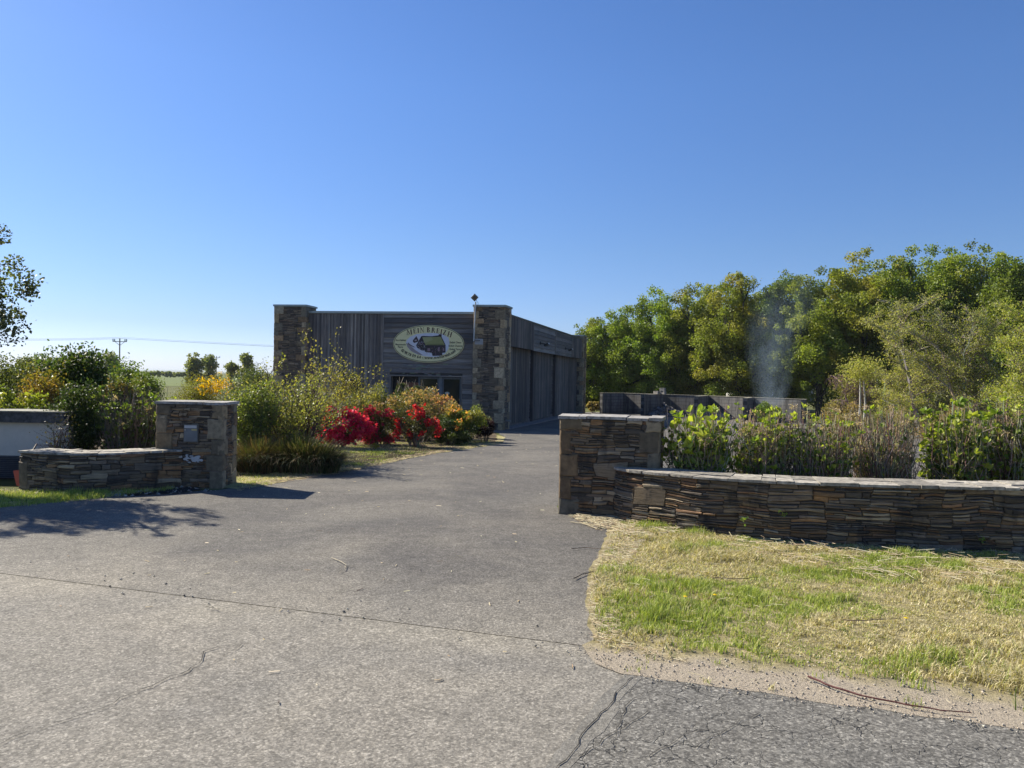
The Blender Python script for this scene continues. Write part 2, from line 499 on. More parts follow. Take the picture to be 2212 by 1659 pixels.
# building corner positions
A = Vector((X(1087, 29.6), 29.6)); B = Vector((X(591, 31.0), 31.0)); Cc = Vector((X(1265, 49.0), 49.0))
drive_left = [G(120, 1086), G(240, 1073), G(330, 1064), G(400, 1064), G(470, 1060), G(512, 1053), G(560, 1047), G(640, 1032), G(740, 1017),
              G(800, 1005), G(870, 991), G(930, 979), G(985, 971), G(1040, 963), G(1078, 957), G(1090, 945), G(1075, 936)]
drive = [(-16, 11.9), (-5.9, 8.75)] + [(p.x, p.y) for p in drive_left]
nl = len(drive)
drive += [(A.x - 0.6, 30.2), (Cc.x - .4, 49.4), (5.2, 51.2), (7.5, 51), (16, 41.8), (19, 31), (19, 20), (14, 12.2), (9, 10.1), (1.9, 10.0), (1.5, 9.2), (0.75, 9.2)]
nm = len(drive)
right_edge = [G(1340, 1124), G(1322, 1150), G(1305, 1200), G(1285, 1240), G(1282, 1290), G(1286, 1340), G(1300, 1385)]
drive += [(p.x + .14, p.y) for p in right_edge] + [SEAM_B, (-16, seamY(-16))]
fl = [i < nl - 1 or nm - 1 <= i < len(drive) - 2 for i in range(len(drive))]
sheet("driveway", rough_poly(drive, 0.2, 0.045, 3, fl), 0.007, M_DRIVE)
roadp = [(-16, seamY(-16)), SEAM_B, G(1330, 1425), EDGE_A, EDGE_B, (14, edgeY(14)), (14, -9), (-16, -9)]
sheet("road", rough_poly(roadp, 0.2, 0.03, 4, [False, True, True, True, False, False, False, False]), 0.004, M_ROAD)
patchp = [(EDGE_A[0] + .02, EDGE_A[1] + .06), (EDGE_B[0], EDGE_B[1] + .12), (8, edgeY(8) + .12), (8, -2), (-1.2, 0.35), (0.2, 3.16)]
sheet("road_patch", rough_poly(patchp, 0.15, 0.03, 6, [True, True, False, False, False, True]), 0.007, M_PATCH)
vergep = [(p.x - 0.05, p.y) for p in right_edge] + [(0.45, 4.6), (0.5, 4.3), (0.62, 4.16), EDGE_B, (14, edgeY(14)), (14, 7.6), (8, 7.4), (4.8, 7.6), (2.9, 7.9), (2.1, 8.2), (1.5, 8.9)]
sheet("verge_soil", rough_poly(vergep, 0.12, 0.02, 8), 0.0085, M_VERGE)
lawnp = [(p.x, p.y) for p in [G(512, 1058), G(560, 1052), G(640, 1036), G(740, 1021), G(800, 1008), G(870, 994), G(930, 982), G(985, 974), G(1040, 966), G(1080, 959), G(1092, 945)]] + \
        [(-1.4, 29), (-9.4, 30.5), (-14, 26), (-9, 13.2), (-5.4, 11.4)]
sheet("lawn", rough_poly(lawnp, 0.2, 0.05, 9), 0.012, M_LAWN)
sheet("flower_bed", rough_poly([(-12, 10.9), (-5.0, 11.5), (-4.3, 12.2), (-2.9, 14.2), (-3.9, 17.8), (-1.3, 19.3), (-.4, 22.5), (-.6, 28), (-8, 30), (-16, 30), (-16, 12)], 0.3, 0.08, 12), 0.016, M_SOIL)
sheet("hedge_bed", rough_poly([(1.9, 8.6), (2.6, 8.3), (5, 7.9), (12, 7.7), (12, 10.2), (1.8, 9.9)], 0.3, 0.06, 13), 0.018, M_SOIL)
sheet("far_field", [(-140, 112), (-8, 112), (-8, 520), (-500, 520)], 0.03, M_FIELD)
sheet("ploughed_field", [(-44, 104), (-16, 104), (-16, 190), (-66, 190)], 0.06, M_PLOUGH)
# distant rise on the horizon
mb = MB()
prev = None
for i in range(60):
    x = -3200 + i * 80
    h = 4 + 12 * float(vnoise(i * 0.21, 3.3, 5)) * (1 if i > 8 else .6)
    mb.add([(x, 4200, -2), (x + 80, 4200, -2), (x + 80, 4600, h), (x, 4600, h)], [(0, 1, 2, 3)], (0.12, 0.15, 0.12))
tag(mb.build("hills", PLAIN), kind='structure')

# cracks and the joint, cut into the asphalt
def crack(pts, w, mbk, seed):
    rg = random.Random(seed)
    P = []
    for a, b in zip(pts, pts[1:]):
        a, b = Vector((a[0], a[1])), Vector((b[0], b[1]))
        k = max(1, int((b - a).length / 0.05))
        nrm = Vector((-(b - a).y, (b - a).x)).normalized()
        for j in range(k): P.append(a.lerp(b, j / k) + nrm * rg.uniform(-.012, .012))
    P.append(Vector(pts[-1][:2]))
    for i in range(len(P) - 1):
        a, b = P[i], P[i + 1]
        nrm = Vector((-(b - a).y, (b - a).x)).normalized()
        w0 = w * rg.uniform(.3, 1); z = 0.0125
        mbk.add([(*(a + nrm * w0), z), (*(a - nrm * w0), z), (*(b - nrm * w0), z), (*(b + nrm * w0), z)], [(0, 1, 2, 3)])
zq = lambda x, y: G(x * .5952, 1042.3 + y * .5952)
cr1 = [zq(x, y) for x, y in [(0, 955), (100, 915), (200, 880), (340, 840), (440, 790), (545, 745), (620, 712), (690, 690), (735, 640), (745, 620), (795, 600)]]
cr2 = [zq(x, y) for x, y in [(690, 690), (800, 645), (850, 615), (880, 590)]]
cr3 = [zq(x, y) for x, y in [(0, 335), (300, 371), (640, 415), (980, 460), (1250, 495), (1500, 525), (1800, 572), (2100, 605), (2160, 610)]]
cr4 = [G(1368, 1467), G(1335, 1500), G(1300, 1545), G(1270, 1580), G(1210, 1659), G(1100, 1790)]
mb = MB()
crack(cr1, .0035, mb, 1); crack(cr2, .002, mb, 2); crack(cr3, .0014, mb, 3); crack(cr4, .004, mb, 4)
for q, (a, b, c) in enumerate([((1250, 1640), (1330, 1585), (1400, 1540)), ((1330, 1600), (1350, 1530), (1390, 1500)), ((1400, 1640), (1480, 1590), (1530, 1580)), ((1500, 1620), (1600, 1560), (1640, 1545))]):
    crack([G(*a), G(*b), G(*c)], .0025, mb, 10 + q)
tag(mb.build("road_cracks", M_CRACK), kind='structure')
# bitumen band along the patch joint
M_BAND = make_asphalt("bitumen_band", (0.24, 0.225, 0.195), 0.25, scale=150)
bl = [(p.x, p.y) for p in [G(1350, 1460), G(1325, 1485), G(1270, 1545), G(1180, 1659), G(1050, 1800)]]
br_ = [(p.x, p.y) for p in [G(1080, 1800), G(1235, 1659), G(1320, 1560), G(1352, 1500), G(1385, 1468)]]
sheet("bitumen_joint", rough_poly(bl + br_, .1, .012, 31), 0.0082, M_BAND)

# ---------------------------------------------------------------- masonry
SLATE = [(c[0] * 1.2, c[1] * 1.05, c[2] * .84) for c in [(.13, .115, .10), (.10, .095, .09), (.16, .135, .10), (.18, .12, .08), (.075, .07, .07), (.20, .175, .14), (.145, .13, .12), (.22, .15, .09), (.27, .25, .21), (.12, .105, .085)]]
TAN = [(.40, .31, .19), (.44, .35, .22), (.37, .29, .18), (.34, .29, .20), (.46, .34, .19), (.38, .25, .13)]
def split_rect(u0, u1, v0, v1, rg, wmin, wmax, hmin, hmax, out):
    w, h = u1 - u0, v1 - v0
    if h > hmax or (h > 2 * hmin and rg.random() < 0.35 and h > hmin * 2.2):
        t = v0 + h * rg.uniform(.3, .7)
        split_rect(u0, u1, v0, t, rg, wmin, wmax, hmin, hmax, out); split_rect(u0, u1, t, v1, rg, wmin, wmax, hmin, hmax, out)
    elif w > wmax or (w > 2.2 * wmin and rg.random() < 0.3):
        t = u0 + w * rg.uniform(.3, .7)
        split_rect(u0, t, v0, v1, rg, wmin, wmax, hmin, hmax, out); split_rect(t, u1, v0, v1, rg, wmin, wmax, hmin, hmax, out)
    else:
        out.append((u0, u1, v0, v1))
def stone(mb, F, u0, u1, v0, v1, rg, col, prot, gap, jit, inset=0.006, back=-0.03):
    """F(u, v, d) -> world point; d is outward from the wall face"""
    u0 += gap; u1 -= gap; v0 += gap * .7; v1 -= gap * .7
    if u1 - u0 < .012 or v1 - v0 < .008: return
    um, vm = (u0 + u1) / 2, (v0 + v1) / 2
    rim = [(u0, v0), (um, v0), (u1, v0), (u1, vm), (u1, v1), (um, v1), (u0, v1), (u0, vm)]
    j = min(jit, (v1 - v0) * .22)
    rim = [(u + rg.uniform(-j, j), v + rg.uniform(-j, j)) for u, v in rim]
    tilt = rg.uniform(-.5, .5) * inset
    vs = [F(u, v, back) for u, v in rim]
    vs += [F(u, v, prot * .5 + tilt * (1 if u > um else -1)) for u, v in rim]
    ins = min(inset, (v1 - v0) * .25)
    vs += [F(u + (ins if u < um - 1e-4 else -ins if u > um + 1e-4 else 0), v + (ins if v < vm - 1e-4 else -ins if v > vm + 1e-4 else 0), prot + tilt * (1 if u > um else -1) + rg.uniform(-.002, .002)) for u, v in rim]
    vs.append(F(um, vm, prot + rg.uniform(0, .004)))
    fs = []
    for i in range(8):
        k = (i + 1) % 8
        fs += [(i, k, 8 + k, 8 + i), (8 + i, 8 + k, 16 + k, 16 + i), (16 + i, 16 + k, 24)]
    s = rg.uniform(.6, 1.35)
    mb.add(vs, fs, tuple(c * s for c in col))
def masonry(mb, F, L, zlo, zhi, rg, wmin=.08, wmax=.34, hmin=.022, hmax=.085, gap=.004, prot=.012, big=0.06, pal=SLATE, band=.16):
    F0_ = F
    sd_w = rg.randrange(99)
    def F(u, v, d):
        a = float(vnoise(u * 2.6, v * 5, sd_w)) - .5; b = float(vnoise(u * 7, v * 11, sd_w + 7)) - .5
        e = min(1, max(0, min(u, L - u) / .15)); g_ = min(1, max(0, min(v - zl0, zh0 - v) / .08))
        return F0_(u + (a * .05 + b * .03) * e, v + (a * .045 + b * .018) * g_, d)
    zl0 = zlo(0) if callable(zlo) else zlo; zh0 = zhi
    z0f = zlo if callable(zlo) else (lambda u: zlo)
    out = []
    v = 0.0
    H = zhi - (z0f(0) if callable(zlo) else zlo)
    while v < H - 1e-6:
        hb = min(band * rg.uniform(.7, 1.3), H - v)
        if H - v - hb < .04: hb = H - v
        u = 0.0
        while u < L - 1e-6:
            wb = min(rg.uniform(.3, .7), L - u)
            if L - u - wb < .12: wb = L - u
            if rg.random() < big: out.append((u, u + min(wb, .38), v, v + hb)); wb = min(wb, .38)
            else: split_rect(u, u + wb, v, v + hb, rg, wmin, wmax, hmin, hmax, out)
            u += wb
        v += hb
    zl = z0f(0)
    for (a, b, c, d) in out:
        stone(mb, F, a, b, zl + c, zl + d, rg, rg.choice(pal), rg.uniform(.2, 1) * prot, gap, .008)
def planeF(p0, p1, lip=0.0):
    p0 = Vector(p0[:2]); p1 = Vector(p1[:2]); t = (p1 - p0).normalized(); n = Vector((t.y, -t.x))   # outward = right of travel
    def F(u, v, d):
        p = p0 + t * u + n * d
        return (p.x, p.y, v)
    return F, (p1 - p0).length, n
def pathF(pts):
    P = [Vector(p[:2]) for p in pts]
    # smooth by Catmull-Rom
    Q = []
    for i in range(len(P) - 1):
        a, b, c, d = P[max(i - 1, 0)], P[i], P[i + 1], P[min(i + 2, len(P) - 1)]
        for k in range(6):
            t = k / 6
            Q.append(.5 * ((2 * b) + (c - a) * t + (2 * a - 5 * b + 4 * c - d) * t * t + (3 * b - a - 3 * c + d) * t ** 3))
    Q.append(P[-1])
    S = [0]
    for a, b in zip(Q, Q[1:]): S.append(S[-1] + (b - a).length)
    def pos(u):
        i = 0
        while i < len(S) - 2 and S[i + 1] < u: i += 1
        f = (u - S[i]) / max(S[i + 1] - S[i], 1e-6)
        return Q[i].lerp(Q[i + 1], f)
    def nrm(u):
        t = (pos(min(u + .05, S[-1])) - pos(max(u - .05, 0))).normalized()
        return Vector((t.y, -t.x))
    def F(u, v, d):
        p = pos(u) + nrm(u) * d
        return (p.x, p.y, v)
    return F, S[-1], pos, nrm

def quoin_column(mb, Fa, La, Fb, Lb, z0, z1, rg, at_end_a, at_end_b, wl=.24, ws=.13, hl=(.16, .32), prot=.02):
    """corner stones: each wraps a corner, long on one face and short on the other by turns"""
    z = z0; k = 0
    while z < z1 - .05:
        h = min(rg.uniform(*hl), z1 - z)
        if z1 - z - h < .08: h = z1 - z
        a, b = (wl, ws) if k % 2 else (ws, wl)
        a *= rg.uniform(.85, 1.15); b *= rg.uniform(.85, 1.15)
        col = rg.choice(TAN)
        if Fa:
            u0, u1 = (La - a, La + prot * .9) if at_end_a else (-prot * .9, a)
            stone(mb, Fa, u0, u1, z, z + h, rg, col, prot, .004, .012, .012, -.05)
        if Fb:
            u0, u1 = (Lb - b, Lb + prot * .9) if at_end_b else (-prot * .9, b)
            stone(mb, Fb, u0, u1, z, z + h, rg, col, prot, .004, .012, .012, -.05)
        z += h; k += 1
def core(mb, poly, z0, z1, inset=.012, col=(.075, .065, .055)):
    c = sum((Vector(p[:2]) for p in poly), Vector((0, 0))) / len(poly)
    q = []
    for p in poly:
        d = Vector(p[:2]) - c
        q.append(c + d * (1 - inset * 1.4 / max(d.length, .01)))
    if sum(q[i].x * q[(i + 1) % len(q)].y - q[(i + 1) % len(q)].x * q[i].y for i in range(len(q))) < 0: q.reverse()
    mb.prism([(p.x, p.y) for p in q], z0, z1, col)
def stone_pillar(name, label, corners, z0, z1, seed, parent=None, cat='pillar', quoin=True, cap=None, wl=.24, ws=.13, hl=(.16, .32), kw=None, qdark=1.0, faces=(0, 1, 2, 3)):
    """corners: front-left, front-right, back-right, back-left"""
    rg = random.Random(seed)
    root = parent
    if parent is None: root = thing(name, label, cat, (0, 0, 0))
    ms, mq, mc = MB(), MB(), MB()
    core(mc, corners, z0 - .1, z1)
    Fs = [planeF(corners[i], corners[(i + 1) % 4]) for i in range(4)]
    for i in faces:
        F, L, n = Fs[i]
        masonry(ms, F, L, z0, z1, rg, **(kw or {}))
    mqs = []
    if quoin:
        for i in range(4):
            j = (i + 1) % 4
            if i not in faces and j not in faces: continue
            mq = MB(); mqs.append(mq)
            quoin_column(mq, Fs[i][0] if i in faces else None, Fs[i][1], Fs[j][0] if j in faces else None, Fs[j][1], z0, z1, rg, True, False, wl, ws, hl)
    if parent is None:
        ms.build("stonework", STONE, root); mc.build("mortar", MORTAR, root); qp = root
    else:
        pl = ms.build(name, STONE, root); mc.build("mortar", MORTAR, pl); qp = root = pl
    for mq in mqs:
        mq.c = [tuple(c * qdark for c in q) for q in mq.c]
        mq.build("corner_stones", QUOIN, qp)
    return root
def slab_cap(poly, z, th, over, seed, parts, col=(.30, .28, .25), rg=None):
    """flat slates laid side by side along the first edge of a four sided top"""
    rg = random.Random(seed); mb = MB()
    a, b, c, d = [Vector(p[:2]) for p in poly]
    cen = (a + b + c + d) / 4
    a, b, c, d = [p + (p - cen).normalized() * over for p in (a, b, c, d)]
    ts = [0] + sorted(rg.uniform(.1, .9) for _ in range(parts - 1)) + [1]
    for t0, t1 in zip(ts, ts[1:]):
        zz = z + rg.uniform(-.004, .006); g = .004
        p = [a.lerp(b, t0 + g), a.lerp(b, t1 - g), d.lerp(c, t1 - g), d.lerp(c, t0 + g)]
        # ragged front edge
        q = []
        for i in range(4):
            s, e = p[i], p[(i + 1) % 4]
            k = max(2, int((e - s).length / .06))
            q += [s.lerp(e, j / k) + Vector((rg.uniform(-.007, .007), rg.uniform(-.007, .007))) for j in range(k)]
        s = rg.uniform(.8, 1.2)
        mb.prism([(v.x, v.y) for v in q], zz, zz + th * rg.uniform(.85, 1.1), tuple(x * s for x in col))
    return mb

# ---------------------------------------------------------------- gate pillars and low walls
M_CAP = make_attr_mat("cap_stone", 16, 0.42, 1.5, 0.9, 0.9, 0.012)
PL = [(-4.98, 10.83), (-4.06, 10.8), (-4.10, 11.44), (-5.02, 11.46)]
left_pillar = stone_pillar("gate_pillar", "dark stone gate pillar with grey letterbox set in its face", PL, -0.06, 1.14, 21, wl=.2, ws=.14, hl=(.18, .3), qdark=.55, kw=dict(hmin=.022, hmax=.065, wmax=.3, prot=.018))
slab_cap(PL, 1.14, .035, .05, 5, 5).build("capstone", M_CAP, left_pillar)
PR = [(0.60, 9.15), (1.70, 8.86), (1.86, 9.46), (0.68, 9.75)]
right_pillar = stone_pillar("gate_pillar", "blackened stone gate pillar on the right of the driveway mouth", PR, -0.04, 1.13, 33, wl=.24, ws=.14, hl=(.16, .3), qdark=.5, kw=dict(hmin=.02, hmax=.065, wmax=.34, prot=.02))
slab_cap(PR, 1.13, .035, .05, 8, 5).build("capstone", M_CAP, right_pillar)
# mortar smear low on the left pillar
# letterbox
lb = thing("letterbox", "grey metal letterbox built into the left gate pillar", "letterbox", (0, 0, 0))
bx0, bx1, bz0, bz1 = X(400, 10.8), X(432, 10.8), Z(416, 955, 10.8), Z(416, 916, 10.8)
m_ = MB(); m_.box((bx0, 10.775, bz0), (bx1, 10.95, bz1), (.12, .115, .10)); m_.build("box_frame", METAL, lb)
m_ = MB(); m_.box((bx0 + .012, 10.768, bz0 + .012), (bx1 - .012, 10.79, bz1 - .06), (.15, .165, .18)); door = m_.build("box_door", METAL, lb)
m_ = MB(); m_.box((bx0 + .015, 10.762, bz1 - .055), (bx1 - .022, 10.79, bz1 - .017), (.42, .43, .44)); m_.build("letter_flap", METAL, lb)
m_ = MB(); m_.box((bx0 + .115, 10.762, bz1 - .088), (bx1 - .022, 10.7675, bz1 - .07), (.45, .38, .14)); m_.build("name_plate", METAL, lb)
m_ = MB(); m_.tube([(bx0 + .026, 10.76, bz1 - .08), (bx0 + .026, 10.7675, bz1 - .08)], .009, 10, (.5, .45, .35)); m_.build("lock", METAL, lb)
# white smear of lime on the stones below the letterbox
m_ = MB(); rg = random.Random(3)
for q in range(26):
    x = X(410, 10.8) + rg.gauss(.05, .07); z = Z(416, 990, 10.8) + rg.gauss(0, .028)
    r = rg.uniform(.012, .035)
    m_.prism([(x + r * math.cos(t) * rg.uniform(.6, 1.3), z + .5 * r * math.sin(t) * rg.uniform(.6, 1.3)) for t in np.linspace(0, 2 * math.pi, 8)[:-1]], -.006, .004, (.5, .5, .48), M=Matrix(((1, 0, 0, 0), (0, 0, 1, 10.782 - q * 0.0003), (0, 1, 0, 0), (0, 0, 0, 1))))
m_.build("lime_smear", PLAIN, left_pillar)

def low_wall(name, label, front, ztop0, ztop1, thick, seed, base=-.08, pal=SLATE, end_quoin=True, kw=None, cap=True):
    rg = random.Random(seed)
    root = thing(name, label, "wall", (0, 0, 0))
    F, L, pos, nrm = pathF(front)
    zt = lambda u: ztop0 + (ztop1 - ztop0) * u / L
    def F2(u, v, d):                    # shear so the courses follow the slightly sloping top
        x, y, z = F(u, v, d)
        return (x, y, base + (z - base) * (zt(u) - base) / (ztop0 - base))
    ms, mc, mcap = MB(), MB(), MB()
    masonry(ms, F2, L, base, ztop0, rg, **(kw or {}))
    # back face
    bpts = [pos(u) - nrm(u) * thick for u in np.linspace(L, 0, 24)]
    Fb, Lb, posb, nrmb = pathF(bpts)
    def F3(u, v, d):
        x, y, z = Fb(u, v, d); uu = L * (1 - u / Lb)
        return (x, y, base + (z - base) * (zt(uu) - base) / (ztop0 - base))
    masonry(ms, F3, Lb, base, ztop0, rg, **(kw or {}))
    for (p, q, zz) in ((pos(0) - nrm(0) * thick, pos(0), ztop0), (pos(L), pos(L) - nrm(L) * thick, ztop1)):
        Fe, Le, _ = planeF(p, q)
        masonry(ms, Fe, Le, base, zz, rg, **(kw or {}))
    k = 40
    us = np.linspace(0, L, k)
    for a, b in zip(us, us[1:]):
        qs = []
        for u, dd in ((a, -.012), (b, -.012), (b, -thick + .012), (a, -thick + .012)):
            p = pos(u) + nrm(u) * dd; qs.append((p.x, p.y))
        vs = [(x, y, base) for x, y in qs] + [(x, y, zt(u) - .003) for (x, y), u in zip(qs, (a, b, b, a))]
        mc.add(vs, [(4, 5, 6, 7), (0, 1, 5, 4), (2, 3, 7, 6)], (.075, .065, .055))
    # capping of flat irregular slates bedded in mortar
    u = 0
    while u < L - .02:
        w = min(rg.uniform(.12, .38), L - u)
        if L - u - w < .1: w = L - u
        vv = [-.035, -thick * rg.uniform(.35, .65), -thick - .03]
        vv[0] = .035
        for d0, d1 in ((vv[0], vv[1]), (vv[1], vv[2])):
            qs = []
            g = .004
            ed = [(u + g, d0), (u + w * .5, d0), (u + w - g, d0), (u + w - g, d1 + g), (u + w * .5, d1 + g), (u + g, d1 + g)]
            h = rg.uniform(.022, .034)
            for (uu, dd) in ed:
                uu = min(max(uu + rg.uniform(-.006, .006), 0), L)
                p = pos(uu) + nrm(uu) * (dd + rg.uniform(-.018, .014)); qs.append((p.x, p.y, zt(uu)))
            s = rg.uniform(.6, 1.25)
            mcap.add([(x, y, z) for x, y, z in qs] + [(x, y, z + h) for x, y, z in qs],
                     [(6, 7, 8, 9, 10, 11)] + [(i, (i + 1) % 6, 6 + (i + 1) % 6, 6 + i) for i in range(6)], (.33 * s, .30 * s, .25 * s))
        u += w
    ms.build("stonework", STONE, root); mc.build("mortar", MORTAR, root)
    mcap.build("coping", M_CAP, root)
    return root
RW = [(1.23, 8.97), (1.30, 8.76), (1.42, 8.60), (1.70, 8.37), (2.14, 8.02), (2.93, 7.72), (3.92, 7.53), (4.8, 7.42), (6.5, 7.3), (9, 7.2)]
low_wall("low_stone_wall", "long low stone wall curving from the right gate pillar along the grass verge", RW, .56, .66, .46, 41, kw=dict(wmin=.1, wmax=.42, hmin=.014, hmax=.06, band=.14, big=.07, prot=.022, gap=.0035))
LW = [(-6.57, 10.30), (-6.0, 10.14), (-5.55, 10.12), (-5.13, 10.34), (-4.62, 10.80)]
wl_ = low_wall("low_stone_wall", "low stone wall bowing out from the left gate pillar", LW, .475, .48, .42, 43, kw=dict(wmin=.1, wmax=.34, hmin=.022, hmax=.075, band=.15, big=.08, gap=.005, prot=.02))
m_ = MB(); F_, L_, n_ = planeF(LW[0], (-6.0, 10.16))
stone(m_, F_, -.02, .14, .05, .36, random.Random(2), (.16, .12, .075), .02, .004, .01, .01, -.05)
m_.build("end_stone", QUOIN, wl_)

# ---------------------------------------------------------------- rendered side wall on the far left
sw = thing("rendered_wall", "pale rendered low wall with slate grey capping at the left edge", "wall", (0, 0, 0))
Yw = 11.45
m_ = MB(); m_.box((-12, Yw, .3), (X(150, Yw), Yw + .3, .82), (.52, .51, .48)); m_.build("wall_face", PLAIN, sw)
m_ = MB(); m_.box((-12, Yw - .10, .80), (X(147, Yw), Yw + .45, .955), (.075, .078, .085))
m_.box((-12, Yw - .12, .957), (X(149, Yw), Yw + .47, .975), (.28, .27, .22)); m_.build("coping", M_CAP, sw)
m_ = MB(); rg = random.Random(3)
m_.box((-12, Yw + .02, -.1), (X(150, Yw), Yw + .28, .298), (.03, .03, .035))
for k in range(13):
    z = -.06 + k * .028
    m_.add([(-12, Yw - .02, z), (X(100, Yw), Yw - .02, z), (X(100, Yw), Yw + .02, z + .017), (-12, Yw + .02, z + .017)], [(0, 1, 2, 3)], (.22, .23, .26))
m_.build("ribbed_vent", METAL, sw)
# small orange plastic shovel end beside the wall
sh = thing("plastic_shovel", "red orange plastic shovel blade leaning beside the left low wall", "shovel", (0, 0, 0))
m_ = MB(); p = at(40, 1040, 10.5)
Mx = Matrix.Translation((p.x, 10.5, .0)) @ Matrix.Rotation(R(-14), 4, 'X')
m_.prism([(-.10, .10), (.10, .13), (.10, -.02), (.06, -.04), (.05, -.12), (-.02, -.1), (-.05, -.03)], -.012, .012, (.55, .10, .04), M=Mx @ Matrix.Rotation(R(90), 4, 'X') @ Matrix.Translation((0, .1, 0)))
m_.build("shovel_blade", PLAIN, sh)
m_ = MB(); m_.tube([Mx @ Vector((0, 0, .22)), Mx @ Vector((-.03, .3, .62))], .012, 8, (.10, .06, .04)); m_.build("handle", PLAIN, sh)

# ---------------------------------------------------------------- the timber and stone building
bld = thing("workshop_building", "single storey flat roofed workshop clad in weathered timber with stone corner pillars", "building", (0, 0, 0))
tF = (B - A).normalized(); LFt = (B - A).length
tS = (Cc - A).normalized(); LS = (Cc - A).length
nF = Vector((-tF.y, tF.x));  nF = nF if nF.y < 0 else -nF            # outward on the front
nS = Vector((tS.y, -tS.x));  nS = nS if nS.x > 0 else -nS            # outward on the side
ZT, ZP = 4.15, 4.33
def hitF(px, py, off=0.0):              # where a sight line meets the front wall plane: distance from A and height
    d = ray(px, py); P0 = A + nF * off
    # A + t*tF = s*d
    det = tF.x * (-d.y) - (-d.x) * tF.y
    t = ((-P0.x) * (-d.y) - (-d.x) * (-P0.y)) / det
    s = (P0.x + t * tF.x) / d.x if abs(d.x) > 1e-6 else (P0.y + t * tF.y) / d.y
    return t, EYE + d.z * s
def hitS(px, py, off=0.0):
    d = ray(px, py); P0 = A + nS * off
    det = tS.x * (-d.y) - (-d.x) * tS.y
    t = ((-P0.x) * (-d.y) - (-d.x) * (-P0.y)) / det
    s = (P0.x + t * tS.x) / d.x if abs(d.x) > 1e-6 else (P0.y + t * tS.y) / d.y
    return t, EYE + d.z * s
def MF(off=0.0):                        # matrix: local x runs right along the front, y into the building, z up; origin at A
    xa = -tF; ya = -nF; o = A + nF * off
    return Matrix(((xa.x, ya.x, 0, o.x), (xa.y, ya.y, 0, o.y), (0, 0, 1, 0), (0, 0, 0, 1)))
def MS(off=0.0):
    xa = tS; ya = -nS; o = A + nS * off
    return Matrix(((xa.x, ya.x, 0, o.x), (xa.y, ya.y, 0, o.y), (0, 0, 1, 0), (0, 0, 0, 1)))
RECF = .30                              # the timber wall stands back from the pillar face
zb = zf(29.6)
# pillars
pw = hitF(1022, 800)[0]
pl_, pd_ = .0, .95
def quad(o, t0, t1, depth):             # front-left, front-right, back-right, back-left as seen from outside the front
    a = A + tF * t1; b = A + tF * t0
    return [(a.x, a.y), (b.x, b.y), (b.x - nF.x * depth, b.y - nF.y * depth), (a.x - nF.x * depth, a.y - nF.y * depth)]
KWB = dict(wmin=.10, wmax=.5, hmin=.02, hmax=.048, band=.2, big=.02, gap=.004, prot=.014)
q = quad(A, 0, pw, 1.0); sd_ = A + tS * 1.0
q[2] = (sd_.x, sd_.y); 
PALB = [(.19, .155, .11), (.14, .12, .095), (.22, .175, .12), (.12, .10, .085), (.26, .21, .15), (.21, .15, .10), (.16, .14, .11)]
KWB['pal'] = PALB
p1 = stone_pillar("corner_pillar", None, q, zb - .05, ZP, 51, parent=bld, wl=.34, ws=.17, hl=(.16, .42), kw=KWB, qdark=.85)
t0, t1 = hitF(660, 700)[0], LFt
q2 = quad(A, t0, t1, 1.0)
p2 = stone_pillar("corner_pillar", None, q2, zb - .1, ZP - .03, 52, parent=bld, wl=.36, ws=.18, hl=(.16, .4), kw=KWB, qdark=.85, faces=(0, 1, 3))
# far pillar on the side wall
a0 = hitS(1243, 800)[0]
c0 = A + tS * (LS - 1.2); c1 = A + tS * LS
q3 = [(c0.x, c0.y), (c1.x, c1.y), (c1.x - nS.x * .9, c1.y - nS.y * .9), (c0.x - nS.x * .9, c0.y - nS.y * .9)]
q3 = [(q3[0][0], q3[0][1]), (q3[1][0], q3[1][1]), q3[2], q3[3]]
p3 = stone_pillar("corner_pillar", None, [q3[0], q3[1], q3[2], q3[3]], zf(49) - .1, ZP - .04, 53, parent=bld, wl=.36, ws=.2, hl=(.2, .4), kw=dict(KWB, wmax=.5, hmax=.1), qdark=.85, faces=(0, 1, 3))
# metal copings
def coping(poly, z, th, over, col=(.34, .38, .36)):
    m = MB(); P = [Vector(p[:2]) for p in poly]; c = sum(P, Vector((0, 0))) / 4
    P = [p + (p - c).normalized() * over for p in P]
    if sum(P[i].x * P[(i + 1) % 4].y - P[(i + 1) % 4].x * P[i].y for i in range(4)) < 0: P.reverse()
    m.prism([(p.x, p.y) for p in P], z, z + th, col); return m
for qq, zz in ((q, ZP), (q2, ZP - .03), (q3, ZP - .04)):
    coping(qq, zz, .075, .07).build("pillar_coping", METAL, bld)
mf, ms_ = MF(-RECF), MS(-.12)
m_ = MB(); xl, xr = -t0, -pw
m_.box((xl, -.06, ZT - .09), (xr, .34, ZT), (.36, .40, .38), mf); m_.build("parapet_flashing", METAL, bld)
m_ = MB(); m_.box((1.02, -.05, ZT - .07), (LS - 1.2, .35, ZT), (.14, .13, .12), ms_); m_.build("parapet_flashing", METAL, bld)
# inner volume and roof
m_ = MB()
i0 = A + tF * .6 - nF * .6 + Vector((0, 0)); 
inner = [A - nF * .66 - nS * .55, Cc - nS * .55 + nF * .4, Cc - nS * .0 + tF * (LFt - .3) - tS * .3, B - nF * .66 - tF * .25]
inner = [Vector((p.x, p.y)) for p in inner]
if sum(inner[i].x * inner[(i + 1) % 4].y - inner[(i + 1) % 4].x * inner[i].y for i in range(4)) < 0: inner.reverse()
M_IN = make_attr_mat("interior", 3, .8, 1.1)
m_.prism([(p.x, p.y) for p in inner], zb - .3, ZT - .25, (.10, .095, .09)); m_.build("flat_roof", M_IN, bld)

